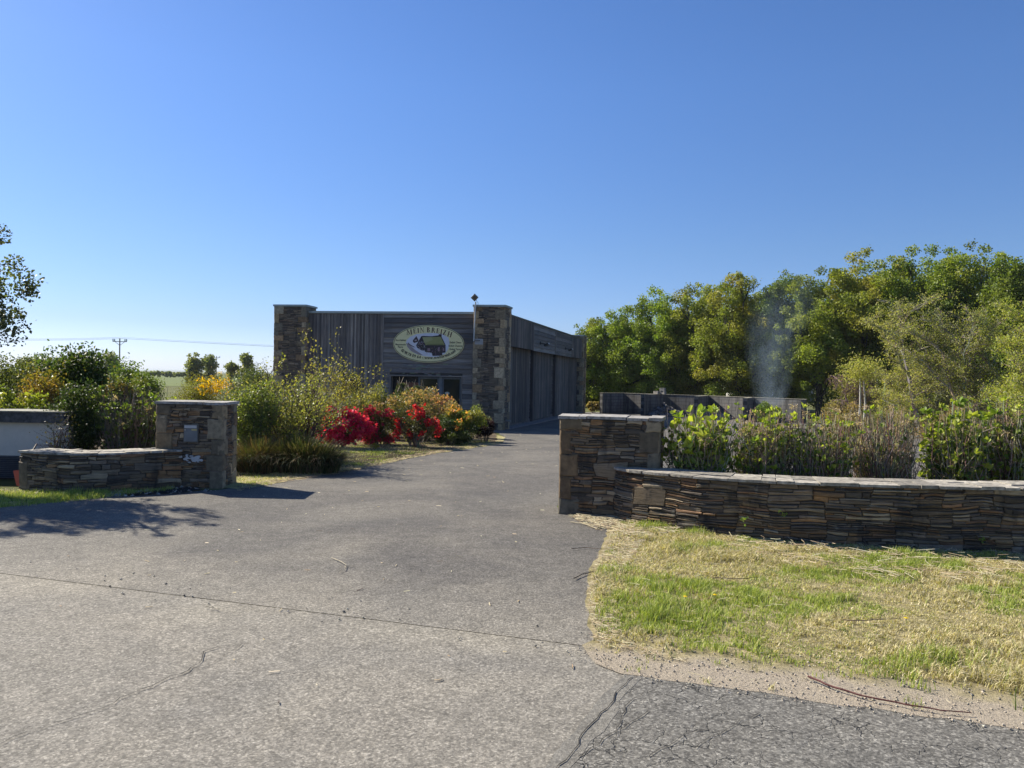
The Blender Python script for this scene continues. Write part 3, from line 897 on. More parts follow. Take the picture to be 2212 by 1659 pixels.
# front cladding ---------------------------------------------------------
rg = random.Random(77)
WOOD = [(.175, .16, .14), (.21, .192, .17), (.135, .125, .115), (.25, .23, .20), (.18, .16, .14)]
def wc(k=1.0):
    kk = rg.uniform(.68, 1.22)
    return tuple(c * k * kk for c in rg.choice(WOOD))
xs = -hitF(828, 740, -RECF)[0]          # joint between upright and level boards
zbot = zb - .02
# window behind the shrubs and the doorway
wx0, wz1 = -hitF(740, 807, -RECF)[0], hitF(740, 807, -RECF)[1]
wx1 = -hitF(781, 807, -RECF)[0]
dx0, dz1 = -hitF(845, 812, -RECF)[0], hitF(845, 812, -RECF)[1]
dx1 = -hitF(996, 812, -RECF)[0]
m_ = MB(); x = xl + .03
m_.box((xl, .05, zbot), (wx0, .30, ZT - .09), (.05, .05, .052), mf)
m_.box((wx0, .05, wz1), (wx1, .30, ZT - .09), (.05, .05, .052), mf)
m_.box((wx1, .05, zbot), (xs, .30, ZT - .09), (.05, .05, .052), mf)
while x < xs - .10:
    w = rg.uniform(.125, .15)
    k = wc()
    zlo = wz1 if wx0 - .05 < x + w / 2 < wx1 + .02 else zbot
    m_.box((x, .022 + rg.uniform(-.004, .004), zlo), (min(x + w, xs - .09), .049, ZT - .092), k, mf)
    if rg.random() < .92:
        m_.box((x - .028, -.006 + rg.uniform(-.003, .003), zlo), (x + .028, .0215, ZT - .093), wc(1.12), mf)
    x += w + .004
m_.build("upright_cladding", TIMB_V, bld)
for a in (xs - .09, xs - .035):
    m_ = MB(); m_.box((a + .004, -.02, zbot), (a + .046, .045, ZT - .092), wc(1.25), mf); m_.build("upright_batten", TIMB_V, bld)
for a, b in ((dx0 - .07, dx0 - .01), (dx1 + .01, dx1 + .05)):
    m_ = MB(); m_.box((a, -.025, zbot), (b, .26, dz1), wc(1.1), mf); m_.build("door_jamb", TIMB_V, bld)
m_ = MB(); m_.box((dx0 - .07, -.03, dz1), (dx1 + .05, .26, dz1 + .05), wc(1.25), mf); m_.build("door_lintel", TIMB_H, bld)
m_ = MB(); m_.box((xl, -.01, zbot), (xl + .026, .045, ZT - .092), wc(1.3), mf); m_.build("upright_batten", TIMB_V, bld)
m_ = MB()
z = zbot; H = .198
m_.box((xs, .06, zbot), (dx0 - .07, .30, ZT - .09), (.05, .05, .05), mf)
m_.box((dx1 + .05, .06, zbot), (xr, .30, ZT - .09), (.05, .05, .05), mf)
m_.box((dx0 - .07, .06, dz1 + .05), (dx1 + .05, .30, ZT - .09), (.05, .05, .05), mf)
while z < ZT - .1:
    z1 = min(z + H, ZT - .092)
    segs = [(xs + .012, xr - .004)] if z > dz1 - .02 else [(xs + .012, dx0 - .072), (dx1 + .052, xr - .004)]
    for a, b in segs:
        cut = [a] + ([a + (b - a) * rg.uniform(.3, .7)] if b - a > 2.5 and rg.random() < .55 else []) + [b]
        for s, e in zip(cut, cut[1:]):
            k = wc(1.0); zt_ = max(z1, z + .01); e -= .003
            zlow = z if not (z < dz1 < z + H and a > dx0 - .2 and False) else dz1
            sg = rg.uniform(-.004, .004)
            vs = [(s, -.016, zlow + sg), (e, -.016, zlow - sg), (e, .03, zt_ + .012 - sg), (s, .03, zt_ + .012 + sg), (s, .012, zlow + sg), (e, .012, zlow - sg), (e, .055, zt_), (s, .055, zt_)]
            m_.add([mf @ Vector(v) for v in vs], [(0, 1, 2, 3), (0, 4, 5, 1), (0, 3, 7, 4), (1, 5, 6, 2), (3, 2, 6, 7)], k)
    z += H
# pale lichen washed over the boards below the sign
MW = mf
for q_ in range(90):
    px_, py_ = 905 + rg.gauss(0, 28), rg.choice((789, 797, 806, 812, 819)) + rg.gauss(0, 2.0)
    t_, z_ = hitF(px_, py_, -RECF)
    if z_ < dz1 + .06: continue
    r = rg.uniform(.02, .08)
    zi = (z_ - zbot) % H; yoff = -.016 + zi / H * .046
    m_.add([MW @ Vector((-t_ + r * math.cos(a) * rg.uniform(.5, 1.3) * 1.6, yoff - .0035 + .23 * .25 * r * math.sin(a), z_ + .25 * r * math.sin(a))) for a in np.linspace(0, 6.28, 9)[:-1]], [tuple(range(8))], tuple(c * rg.uniform(.6, 1) for c in (.26, .27, .22)), 1)
m_.build("level_cladding", [TIMB_H, PLAIN], bld)

# doorway: reddish timber panel, two glazed leaves with blue grey frames
dr = MB(); zt0 = dz1
m_ = MB(); a, b = -hitF(857, 840, -RECF - .22)[0], -hitF(903, 840, -RECF - .22)[0]
for k in range(12):
    z0_ = zbot + k * .2
    if z0_ + .19 < zt0 - .05: m_.box((a, .20, z0_), (b, .235, z0_ + .193), tuple(c * rg.uniform(.8, 1.2) for c in (.17, .065, .035)), mf)
m_.build("timber_panel", TIMB_H, bld)
m_ = MB()
m_.box((dx0 - .01, .262, zbot), (dx1 + .01, .29, dz1), (.02, .02, .022), mf)
back = m_.build("door_recess", M_IN, bld)
fr = (.085, .105, .125)
fd0, fd1 = b + .02, dx1 - .01
mid = -hitF(952, 840, -RECF - .2)[0]
gd = None
for (s, e) in ((fd0, mid - .05), (mid + .05, fd1)):
    m_ = MB(); z0_, z1_ = zbot + .04, dz1 - .02; w = .075
    m_.box((s, .16, z0_), (s + w, .215, z1_), fr, mf); m_.box((e - w, .16, z0_), (e, .215, z1_), fr, mf)
    m_.box((s + w, .16, z1_ - .07), (e - w, .215, z1_), fr, mf); m_.box((s + w, .16, z0_), (e - w, .215, z0_ + .12), fr, mf)
    if s == fd0: m_.box((s + w, .165, z1_ - .52), (e - w, .21, z1_ - .46), (.10, .13, .14), mf)
    lf = m_.build("glass_door", METAL, bld)
    m_ = MB(); m_.box((s + w + .001, .18, z0_ + .121), (e - w - .001, .19, z1_ - .071), (1, 1, 1), mf); m_.build("pane", M_GLASS, lf)
    cx = e - .25 if s == fd0 else s + .22
    zc = Z(935, 862, 29.9) - .05
    m_ = MB(); Mx = mf @ Matrix.Translation((cx, .176, Z(940, 849 if s == fd0 else 849.5, 29.9)))
    m_.prism([(.095 * math.cos(t), .055 * math.sin(t)) for t in np.linspace(0, 6.283, 21)[:-1]], -.001, .002, (.42, .46, .42), M=Mx @ Matrix.Rotation(R(90), 4, 'X'))
    m_.build("oval_sticker", PLAIN, lf)
m_ = MB(); m_.box((mid - .049, .15, zbot), (mid + .049, .22, dz1 - .01), (.13, .16, .19), mf); m_.build("door_post", METAL, bld)
m_ = MB(); m_.box((wx0, .12, zbot), (wx1, .16, wz1), fr, mf); wn = m_.build("window_frame", METAL, bld)
m_ = MB(); m_.box((wx0 + .06, .112, zbot + .06), (wx1 - .06, .1195, wz1 - .06), (1, 1, 1), mf); m_.build("pane", M_GLASS, wn)

# side wall ---------------------------------------------------------------
ss = lambda px, off=-.12: hitS(px, 800, off)[0]
zband = hitS(1104.5, 747)[1]
m_ = MB()
m_.box((1.02, .02, zband + .01), (LS - 1.2, .2, ZT - .07), (.05, .05, .05), ms_)
def upright(m, s0, s1, z0, z1, y, M, cw=.115, k=1.0, fin=True):
    x = s0
    while x < s1 - .02:
        w = min(cw, s1 - x)
        m.box((x, y + rg.uniform(-.003, .003), z0), (x + w - .003, y + .025, z1), wc(k), M)
        if fin: m.box((x - .022, y - .028, z0), (x + .022, y - .0045, z1), wc(1.1 * k), M)
        x += w
def level(m, s0, s1, z0, z1, y, M, H=.19, k=1.0):
    z = z0
    while z < z1 - .01:
        ze = min(z + H, z1)
        vs = [(s0, y - .03, z), (s1, y - .03, z), (s1, y + .005, ze + .01), (s0, y + .005, ze + .01), (s0, y, z), (s1, y, z), (s1, y + .03, ze), (s0, y + .03, ze)]
        m.add([M @ Vector(v) for v in vs], [(0, 1, 2, 3), (0, 4, 5, 1), (0, 3, 7, 4), (1, 5, 6, 2), (3, 2, 6, 7)], wc(k))
        z += H
e1, e2, e3 = ss(1149.5), ss(1197.6), ss(1233.3)
upright(m_, 1.03, e1, zband, ZT - .072, -.01, ms_)
upright(m_, e3, LS - 1.2, zband, ZT - .072, -.01, ms_)
m_.build("upper_upright_cladding", TIMB_V, bld)
m_ = MB(); level(m_, e1 + .03, e2 - .03, zband - .03, ZT - .075, -.01, ms_); level(m_, e2 + .03, e3 - .02, zband - .03, ZT - .075, -.01, ms_)
m_.build("upper_level_cladding", TIMB_H, bld)
for e in (e1, e2, e3): m_ = MB(); m_.box((e - .028, -.06, zband - .03), (e + .019, -.012, ZT - .075), wc(1.3), ms_); m_.build("cladding_trim", TIMB_V, bld)
# recessed plane with sliding doors
ms2 = MS(-.42)
sr = lambda px: hitS(px, 850, -.42)[0]
m_ = MB(); level(m_, 1.0, LS - 1.2, zf(31) + .25, zband + .05, .06, ms2, k=.8)
m_.build("back_cladding", TIMB_H, bld)
m_ = MB(); m_.box((1.0, .10, zf(49) - .1), (LS - 1.2, .2, zband + .1), (.05, .05, .05), ms2)
m_.box((1.0, .02, zf(49) - .1), (LS - 1.2, .099, zf(31) + .16), (.16, .15, .14), ms2); m_.build("plinth", M_CAP, bld)
for (pa, pb, k) in ((1099, 1140, .95), (1150, 1187, 1.0), (1197, 1225, 1.25), (1227, 1250, .95)):
    s, e = max(sr(pa), 1.02), sr(pb); m_ = MB()
    zlo = zf((A + tS * s).y) + .13
    upright(m_, s, e, zlo, zband + .03, -.02, ms2, .12, k)
    m_.box((s - .03, -.06, zlo - .03), (s + .05, -.0, zband + .03), wc(1.2), ms2)
    m_.box((e - .04, -.06, zlo - .03), (e + .03, -.0, zband + .03), wc(1.3), ms2)
    m_.build("sliding_door", TIMB_V, bld)
for pa in (1147, 1195.5):
    s = sr(pa); m_ = MB(); m_.box((s - .05, -.09, zf(31) - .1), (s + .05, .05, zband + .02), (.06, .058, .06), ms2); m_.build("door_guide_post", TIMB_V, bld)
m_ = MB(); m_.box((1.0, -.5, zf(32) - .05), (LS - 1.3, .05, zf(32) + .03), (.2, .19, .18), ms2)
m_.build("door_sill", M_CAP, bld)
# floodlights on the side wall
for (px_, py_) in ((1179, 743.5), (1231, 755)):
    s, z_ = hitS(px_, py_, .2)
    fl_ = thing("wall_floodlight", "black floodlight on a bracket, %s of the two on the side wall band" % ("nearer" if px_ < 1200 else "farther"), "floodlight", (0, 0, 0))
    M1 = MS(-.06) @ Matrix.Translation((s, 0, z_))
    m_ = MB(); m_.tube([M1 @ Vector((0, .0, .05)), M1 @ Vector((0, -.22, .02))], .02, 6, (.04, .04, .04)); m_.box((-.06, -.03, -.02), (.06, 0, .12), (.04, .04, .04), M1); m_.build("bracket", METAL, fl_)
    m_ = MB(); M2 = M1 @ Matrix.Translation((0, -.3, -.02)) @ Matrix.Rotation(R(-25), 4, 'X'); m_.box((-.16, -.11, -.04), (.16, .11, .04), (.05, .05, .05), M2); hd = m_.build("lamp_housing", METAL, fl_)
    m_ = MB(); m_.box((-.14, -.125, -.035), (.14, -.1115, .035), (.55, .56, .56), M2); m_.build("lamp_glass", METAL, fl_)

# mast with square floodlight
ml = thing("lamp_mast", "thin steel mast with tilted square floodlight rising beside the right stone pillar", "mast", (0, 0, 0))
mt, mz = hitF(1023.5, 737, .12); top = hitF(1027.5, 652, .12)
Pm = lambda t, z, o=.12: (A.x + tF.x * t + nF.x * o, A.y + tF.y * t + nF.y * o, z)
m_ = MB(); m_.tube([Pm(mt, mz), Pm((mt + top[0]) / 2, (mz + top[1]) / 2), Pm(*top)], .028, 8, (.42, .43, .43)); m_.tube([Pm(mt, mz - .04), Pm(mt, mz)], .02, 8, (.10, .1, .1)); m_.build("mast_pole", METAL, ml)
m_ = MB(); m_.tube([Pm(mt - .02, mz + .03), Pm(mt - .20, mz + .03)], .02, 6, (.2, .2, .2)); m_.tube([Pm(mt - .2, mz + .03, .1), Pm(mt - .2, mz + .03, 0)], .02, 6, (.2, .2, .2))
m_.box((-mt + .02, -.025, mz - .12), (-mt + .34, -.02, mz + .10), (.33, .34, .35), MF(0)); m_.build("bracket", METAL, ml)
hc_ = hitF(1025.5, 642.5, .12)
Mh = MF(.12) @ Matrix.Translation((-hc_[0], 0, hc_[1])) @ Matrix.Rotation(R(20), 4, 'X') @ Matrix.Rotation(R(45), 4, 'Y')
m_ = MB(); m_.box((-.105, -.06, -.105), (.105, .03, .105), (.22, .22, .21), Mh)
for k in range(5): m_.box((-.09 + k * .04, -.085, -.08), (-.08 + k * .04, -.061, .08), (.26, .26, .25), Mh)
m_.build("lamp_housing", METAL, ml)
m_ = MB(); m_.box((-.09, .0305, -.09), (.09, .04, .09), (.5, .5, .48), Mh); m_.build("lamp_glass", METAL, ml)
m_ = MB(); m_.tube([Mh @ Vector((.10, -.04, -.02)), Pm(top[0] - .10, top[1] - .05), Pm(top[0] - .06, top[1] - .25), Pm(top[0] - .02, top[1] - .4)], .008, 5, (.05, .05, .05)); m_.build("lamp_cable", PLAIN, ml)
# small grey spout low on the pillar side
m_ = MB(); s_, z_ = hitS(1094, 908)
m_.tube([MS(0) @ Vector((.45, 0, z_)), MS(0) @ Vector((.45, -.22, z_ - .02))], .04, 8, (.3, .31, .3)); m_.build("drain_spout", METAL, bld)

# ---------------------------------------------------------------- the oval sign
sgn = thing("oval_sign", "oval cream company sign with stone cottage picture on the timber front", "sign", (0, 0, 0))
ct, cz = hitF(925.7, 742.6, -RECF + .06)
eR = hitF(1002.5, 744, -RECF + .06)[0]; eL = hitF(849, 741, -RECF + .06)[0]
SW = abs(eL - eR) / 2
tcx = (eL + eR) / 2
SH = (hitF(926, 702, -RECF + .06)[1] - hitF(926, 783, -RECF + .06)[1]) / 2
U = SW / 515.0                          # sign drawing unit
US = SH / 272.0
MSg = MF(-RECF + .05) @ Matrix.Translation((-tcx, 0, cz)) @ Matrix.Rotation(R(90), 4, 'X')   # x right, y up, z towards the viewer
sp = lambda x, y: ((x - 695) * U, (750 - y) * US)
def ell(rx, ry, n=72): return [(rx * math.cos(t), ry * math.sin(t)) for t in np.linspace(0, 2 * math.pi, n + 1)[:-1]]
CREAM = (.80, .73, .38)
m_ = MB(); m_.prism(ell(SW, SH), -.04, 0, CREAM, M=MSg); board = m_.build("sign_board", PLAIN, sgn)
m_ = MB()
def ring(m, rx, ry, w, z, col, n=96):
    o, i = ell(rx, ry, n), ell(rx - w, ry - w, n)
    m.add([MSg @ Vector((*p, z)) for p in o + i], [(k, (k + 1) % n, n + (k + 1) % n, n + k) for k in range(n)], col)
ring(m_, SW * .985, SH * .972, .022, .002, (.02, .025, .02)); m_.build("border_line", PLAIN, board)
def flat(m, pts, z, col, raw=False):
    P = [sp(*p) for p in pts]
    if sum(P[i][0] * P[(i + 1) % len(P)][1] - P[(i + 1) % len(P)][0] * P[i][1] for i in range(len(P))) < 0: P.reverse()
    m.add([MSg @ Vector((x, y, z)) for x, y in P], [tuple(range(len(P)))], col)
m_ = MB(); rs = random.Random(9)
blob = [(378 + 0, 700), (430, 650), (520, 612), (640, 598), (780, 592), (900, 610), (985, 660), (1000, 740), (985, 820), (940, 890), (860, 930), (760, 942), (640, 930), (520, 900), (430, 850), (385, 790), (370, 740)]
flat(m_, blob, .002, (.66, .67, .72))
flat(m_, [(372, 740), (420, 760), (500, 840), (620, 915), (560, 912), (450, 862), (392, 800)], .0035, (.33, .28, .27))
flat(m_, [(405, 735), (425, 760), (500, 800), (490, 806), (410, 765), (398, 742)], .005, (.06, .03, .04))
flat(m_, [(470, 700), (520, 640), (552, 700), (545, 722), (490, 742), (470, 725)], .005, (.05, .03, .03)); flat(m_, [(492, 700), (520, 688), (528, 706), (500, 716)], .0065, (.42, .36, .38))
flat(m_, [(590, 642), (612, 636), (740, 640), (838, 626), (846, 610), (886, 610), (886, 650), (920, 715), (948, 772), (640, 778), (650, 850), (600, 848), (535, 812), (518, 772), (556, 706)], .005, (.03, .022, .025))
flat(m_, [(645, 772), (944, 772), (946, 872), (900, 880), (898, 918), (760, 925), (745, 880), (648, 868)], .0062, (.035, .025, .028))
flat(m_, [(606, 656), (870, 646), (934, 766), (656, 770)], .0075, (.28, .29, .10)); flat(m_, [(606, 656), (740, 652), (760, 690), (640, 740)], .009, (.36, .36, .16)); flat(m_, [(690, 752), (900, 745), (925, 764), (668, 768)], .009, (.17, .18, .06))
for _ in range(46):
    x, y = rs.uniform(535, 640), rs.uniform(715, 838)
    if y > 700 + abs(x - 590) * .3: flat(m_, [(x, y), (x + rs.uniform(5, 14), y), (x + rs.uniform(5, 13), y + rs.uniform(3, 8)), (x, y + 6)], .0078, tuple(c * rs.uniform(.5, 1) for c in (.5, .42, .42)))
for _ in range(60):
    x, y = rs.uniform(655, 930), rs.uniform(785, 905)
    flat(m_, [(x, y), (x + rs.uniform(5, 16), y), (x + rs.uniform(5, 14), y + rs.uniform(2, 6)), (x, y + 5)], .0078, tuple(c * rs.uniform(.3, .9) for c in (.42, .3, .3)))
for (x, y, w, h) in ((685, 815, 38, 42), (835, 800, 26, 58), (905, 812, 22, 36)): flat(m_, [(x, y), (x + w, y), (x + w, y + h), (x, y + h)], .009, (.26, .17, .19))
m_.build("cottage_picture", PLAIN, board)
# lettering
def bar(x0, y0, x1, y1): return [(x0, y0), (x1, y0), (x1, y1), (x0, y1)]
T, th = .20, .07
def arcpoly(cx, cy, rx, ry, w1, a0, a1, n=10):
    o = [(cx + rx * math.cos(t), cy + ry * math.sin(t)) for t in np.linspace(a0, a1, n)]
    i = [(cx + (rx - w1) * math.cos(t), cy + (ry - th) * math.sin(t)) for t in np.linspace(a1, a0, n)]
    return o + i
def serif_letter(ch):
    S = lambda x, y, w=.28: bar(x - w / 2, y, x + w / 2, y + th)
    st = lambda x: [bar(x - T / 2, 0, x + T / 2, 1), S(x, 0), S(x, 1 - th)]
    h2 = math.pi / 2
    if ch == 'I': return [*st(.15)], .3
    if ch == 'M': return [bar(.12, 0, .17, 1), S(.14, 0, .24), [(.08, 1), (.26, 1), (.55, .12), (.49, 0)], [(.49, 0), (.54, .1), (.82, 1), (.78, 1)], bar(.76, 0, .76 + T, 1), S(.84, 0), S(.1, 1 - th, .2), S(.86, 1 - th, .26)], 1.0
    if ch == 'N': return [bar(.12, 0, .16, 1), S(.14, 0, .24), [(.04, 1), (.24, 1), (.78, 0), (.70, 0)], bar(.72, 0, .77, 1), S(.75, 1 - th, .24), S(.1, 1 - th, .2)], .88
    if ch == 'E': return [*st(.16), bar(.16, 0, .66, th), bar(.16, 1 - th, .62, 1), bar(.16, .48, .5, .53), bar(.62, 0, .67, .26), bar(.58, .76, .62, 1), bar(.48, .38, .52, .63)], .74
    if ch == 'H': return [*st(.16), *st(.68), bar(.2, .48, .65, .53)], .86
    if ch == 'Z': return [bar(.06, 1 - th, .64, 1), bar(.04, 0, .66, th), [(.42, 1), (.64, 1), (.26, 0), (.04, 0)], bar(.61, 0, .66, .26), bar(.06, .76, .1, 1)], .72
    if ch == 'B': return [*st(.16), arcpoly(.28, .755, .30, .245, T, -h2, h2), arcpoly(.28, .26, .36, .26, T, -h2, h2), bar(.16, 1 - th, .3, 1), bar(.16, .49, .3, .53), bar(.16, 0, .3, th)], .76
    if ch == 'R': return [*st(.16), arcpoly(.28, .74, .33, .26, T, -h2, h2), bar(.16, 1 - th, .3, 1), bar(.16, .47, .32, .52), [(.30, .5), (.47, .5), (.84, 0), (.64, 0)]], .86
    return [], .3
def put(m, polys, cx, cy, sx, sy, rot, z, col, shear=0):
    c, s = math.cos(rot), math.sin(rot)
    k = 0
    for poly in polys:
        P = []
        for x, y in poly:
            x, y = x * sx, y * sy
            x, y = x * c - y * s, x * s + y * c
            P.append((cx + x, cy + y))
        if sum(P[i][0] * P[(i + 1) % len(P)][1] - P[(i + 1) % len(P)][0] * P[i][1] for i in range(len(P))) < 0: P.reverse()
        m.add([MSg @ Vector((x, y, z + k * .0002)) for x, y in P], [tuple(range(len(P)))], col); k += 1
m_ = MB()
# letter, centre x, baseline y, height in drawing units, rotation (degrees)
for ch, x, y, h, rot, wk in [('M', 424, 622, 74, 10, .72), ('E', 500, 600, 70, 7, .66), ('I', 547, 592, 68, 5, .8), ('N', 602, 587, 74, 3, .66),
                         ('B', 695, 582, 72, 0, .72), ('R', 764, 588, 72, -4, .70), ('E', 829, 596, 70, -7, .68), ('I', 874, 606, 68, -9, .8), ('Z', 920, 620, 72, -12, .72), ('H', 992, 646, 76, -16, .72)]:
    polys, wd = serif_letter(ch)
    cx, cy_ = sp(x, y); hh = h * US; sx = h * U * wk * 1.34
    c, s = math.cos(R(rot)), math.sin(R(rot))
    if ch == 'B': m_.build("title_word", PLAIN, board); m_ = MB()
    put(m_, polys, cx - wd / 2 * sx * c, cy_ - wd / 2 * sx * s, sx, hh, R(rot), .0025, (.05, .005, .01))
m_.build("title_word", PLAIN, board)
def glyph_mesh(txt, bold=0.0):
    cu_ = bpy.data.curves.new("tmp", 'FONT'); cu_.body = txt; cu_.size = 1; cu_.offset = bold; cu_.resolution_u = 3
    o = bpy.data.objects.new("tmp", cu_); COL.objects.link(o)
    dg = bpy.context.evaluated_depsgraph_get()
    me = o.evaluated_get(dg).to_mesh()
    V = [(v.co.x, v.co.y) for v in me.vertices]; Fc = [tuple(p.vertices) for p in me.polygons]
    bpy.data.objects.remove(o); bpy.data.curves.remove(cu_)
    return V, Fc
def put_glyph(m, g, cx, cy, s, rot, col, sx=None, z=.003, centre=True):
    V, Fc = g
    if not V: return
    sx = sx or s
    x0, x1 = min(v[0] for v in V), max(v[0] for v in V); xm = (x0 + x1) / 2 if centre else 0
    c, sn = math.cos(rot), math.sin(rot); P = []
    for x, y in V:
        x = (x - xm) * sx; y = y * s
        P.append(MSg @ Vector((cx + x * c - y * sn, cy + x * sn + y * c, z)))
    m.add(P, Fc, col)
m_ = MB(); txt = "02 98 78 09 64 - www.meinbreizh.com"
adv = {' ': .28, '-': .36, '.': .26, 'w': .72, 'm': .86, 'i': .24, 'r': .36, 'c': .5, 'z': .46}
W_ = [adv.get(c, .56) for c in txt]; tot = sum(W_); s0 = 0
gc = {}
for ch, w in zip(txt, W_):
    f = (s0 + w / 2) / tot; s0 += w
    # lower arc, following the oval
    ang = R(-180 + 34) + f * R(180 - 34 - 34 + 0)
    ex, ey = 448, 215
    a = -math.pi + R(27.5) + f * (math.pi - R(55))
    x = 695 + ex * math.cos(a); y = 757 - ey * math.sin(a)
    tx, ty = -ex * math.sin(a), ey * math.cos(a)
    rot = math.atan2(ty * US, tx * U)
    if ch == ' ': continue
    if ch not in gc: gc[ch] = glyph_mesh(ch, .035)
    cx, cy_ = sp(x, y); put_glyph(m_, gc[ch], cx, cy_, 56 * US, rot, (.03, .03, .02), 50 * U)
m_.build("phone_and_web_lettering", PLAIN, board)
m_ = MB()
for s, x, y, w in (("Eco-Habitat", 293, 714, 150), ("Ma\u00e7onnerie", 290, 777, 150), ("Pierre", 290, 814, 74), ("Enduit Chaux", 1087, 737, 170), ("Enduit Chanvre", 1086, 787, 196), ("Enduit Terre", 1083, 836, 156)):
    g = glyph_mesh(s, .028); x0, x1 = min(v[0] for v in g[0]), max(v[0] for v in g[0])
    m_ = MB(); cx, cy_ = sp(x, y); put_glyph(m_, g, cx, cy_, 36 * US, 0, (.05, .05, .03), w * U / (x1 - x0)); m_.build("trade_line", PLAIN, board)
m_ = MB(); g = glyph_mesh("EURL", .0); cx, cy_ = sp(392, 598); put_glyph(m_, g, cx, cy_, 26 * US, R(82), (.12, .11, .06), 24 * U)
m_.build("company_form", PLAIN, board)

# ---------------------------------------------------------------- plants
def palette(rng, k, cols, jit=.12):
    cols = np.array(cols); c = cols[rng.integers(0, len(cols), k)]
    return c * (1 + rng.uniform(-jit, jit, (k, 1))) * (1 + rng.uniform(-.05, .05, (k, 3)))
def ellipsoid_centres(rng, C, Rr, k, shell=.55, zmin=None):
    d = rng.normal(size=(k, 3)); d /= np.linalg.norm(d, axis=1, keepdims=True)
    r = shell + (1 - shell) * rng.random((k, 1)); r[: k // 5] *= .5
    return np.array(C) + d * r * np.array(Rr)
def clump_points(rng, cen, rc, n, flat=.8):
    w = rc ** 2; idx = rng.choice(len(cen), n, p=w / w.sum())
    d = rng.normal(size=(n, 3)); d /= np.linalg.norm(d, axis=1, keepdims=True)
    r = rng.random((n, 1)) ** .45
    spike = rng.random((n, 1)) < .06
    r = np.where(spike, r * 1.45, r)
    return cen[idx] + d * r * rc[idx][:, None] * np.array([1, 1, flat]), idx
def limb(mb, a, b, r0, r1, rg, sag=.1, col=(.10, .085, .065), segs=4, sides=5):
    a, b = Vector(a), Vector(b); L = (b - a).length
    o = Vector((rg.uniform(-1, 1), rg.uniform(-1, 1), rg.uniform(-.2, 1))) * L * sag
    pts = []; rad = []
    for i in range(segs + 1):
        t = i / segs
        p = a.lerp(b, t) + o * math.sin(math.pi * t) + Vector((rg.uniform(-1, 1), rg.uniform(-1, 1), rg.uniform(-1, 1))) * L * .02 * (0 < t < 1)
        pts.append(p); rad.append(r0 + (r1 - r0) * t)
    mb.tube(pts, rad, sides, col, cap=False)
    return pts

def tree(name, label, cat, x, y, cz, Rr, cols, seed, n=16000, leaf=.16, k=40, rc=(.5, 1.1), trunk=.22, group=None, bark=(.07, .06, .045), lean=0, base=None, nl=22, flat=.75, shell=.55, ivy=0):
    rng = np.random.default_rng(seed); rg = random.Random(seed)
    z0 = zf(y) if base is None else base
    root = thing(name, label, cat, (x, y, z0), 0, group)
    C = (0, 0, cz - z0)
    cen = ellipsoid_centres(rng, C, np.array(Rr) * .88, k, shell)
    # a few outlying sprays give the crown an uneven edge
    ext = ellipsoid_centres(rng, C, np.array(Rr) * .98, k // 2, .9); ext = ext[ext[:, 2] > C[2] - Rr[2] * .4]
    cen = np.vstack([cen, ext])
    rcs = rng.uniform(rc[0], rc[1], len(cen)); rcs[k:] *= .6
    P, idx = clump_points(rng, cen, rcs, n, flat)
    kz = Rr[2] / (np.percentile(P[:, 2], 99.6) - C[2])
    P[:, 2] = C[2] + (P[:, 2] - C[2]) * kz; cen[:, 2] = C[2] + (cen[:, 2] - C[2]) * kz
    cc = palette(rng, len(cen), cols, .15)
    col = cc[idx] * (1 + rng.uniform(-.22, .22, (n, 1)))
    leaf_mesh("crown", P, rng.uniform(.6, 1.3, n) * leaf, col, LEAF, root, rng, .75)
    mb = MB()
    th = C[2] - Rr[2] * .35
    tp = limb(mb, (0, 0, -.15), (lean, 0, th), trunk, trunk * .62, rg, .04, bark, 5, 8)
    order = rng.permutation(len(cen))[:nl]
    for i in order:
        s = tp[rg.choice([2, 3, 4, 5])]
        r0 = trunk * rg.uniform(.25, .5)
        pts = limb(mb, s, cen[i], r0, .02, rg, .12, bark)
        for _ in range(2):
            q = pts[rg.choice([2, 3])]; j = order[rg.randrange(len(order))]
            e = Vector(cen[i]) + Vector((rg.uniform(-1, 1), rg.uniform(-1, 1), rg.uniform(-.8, .3))) * rc[1] * .6
            limb(mb, q, e, r0 * .45, .012, rg, .1, bark, 3, 4)
    mb.build("trunk", BARK, root)
    return root

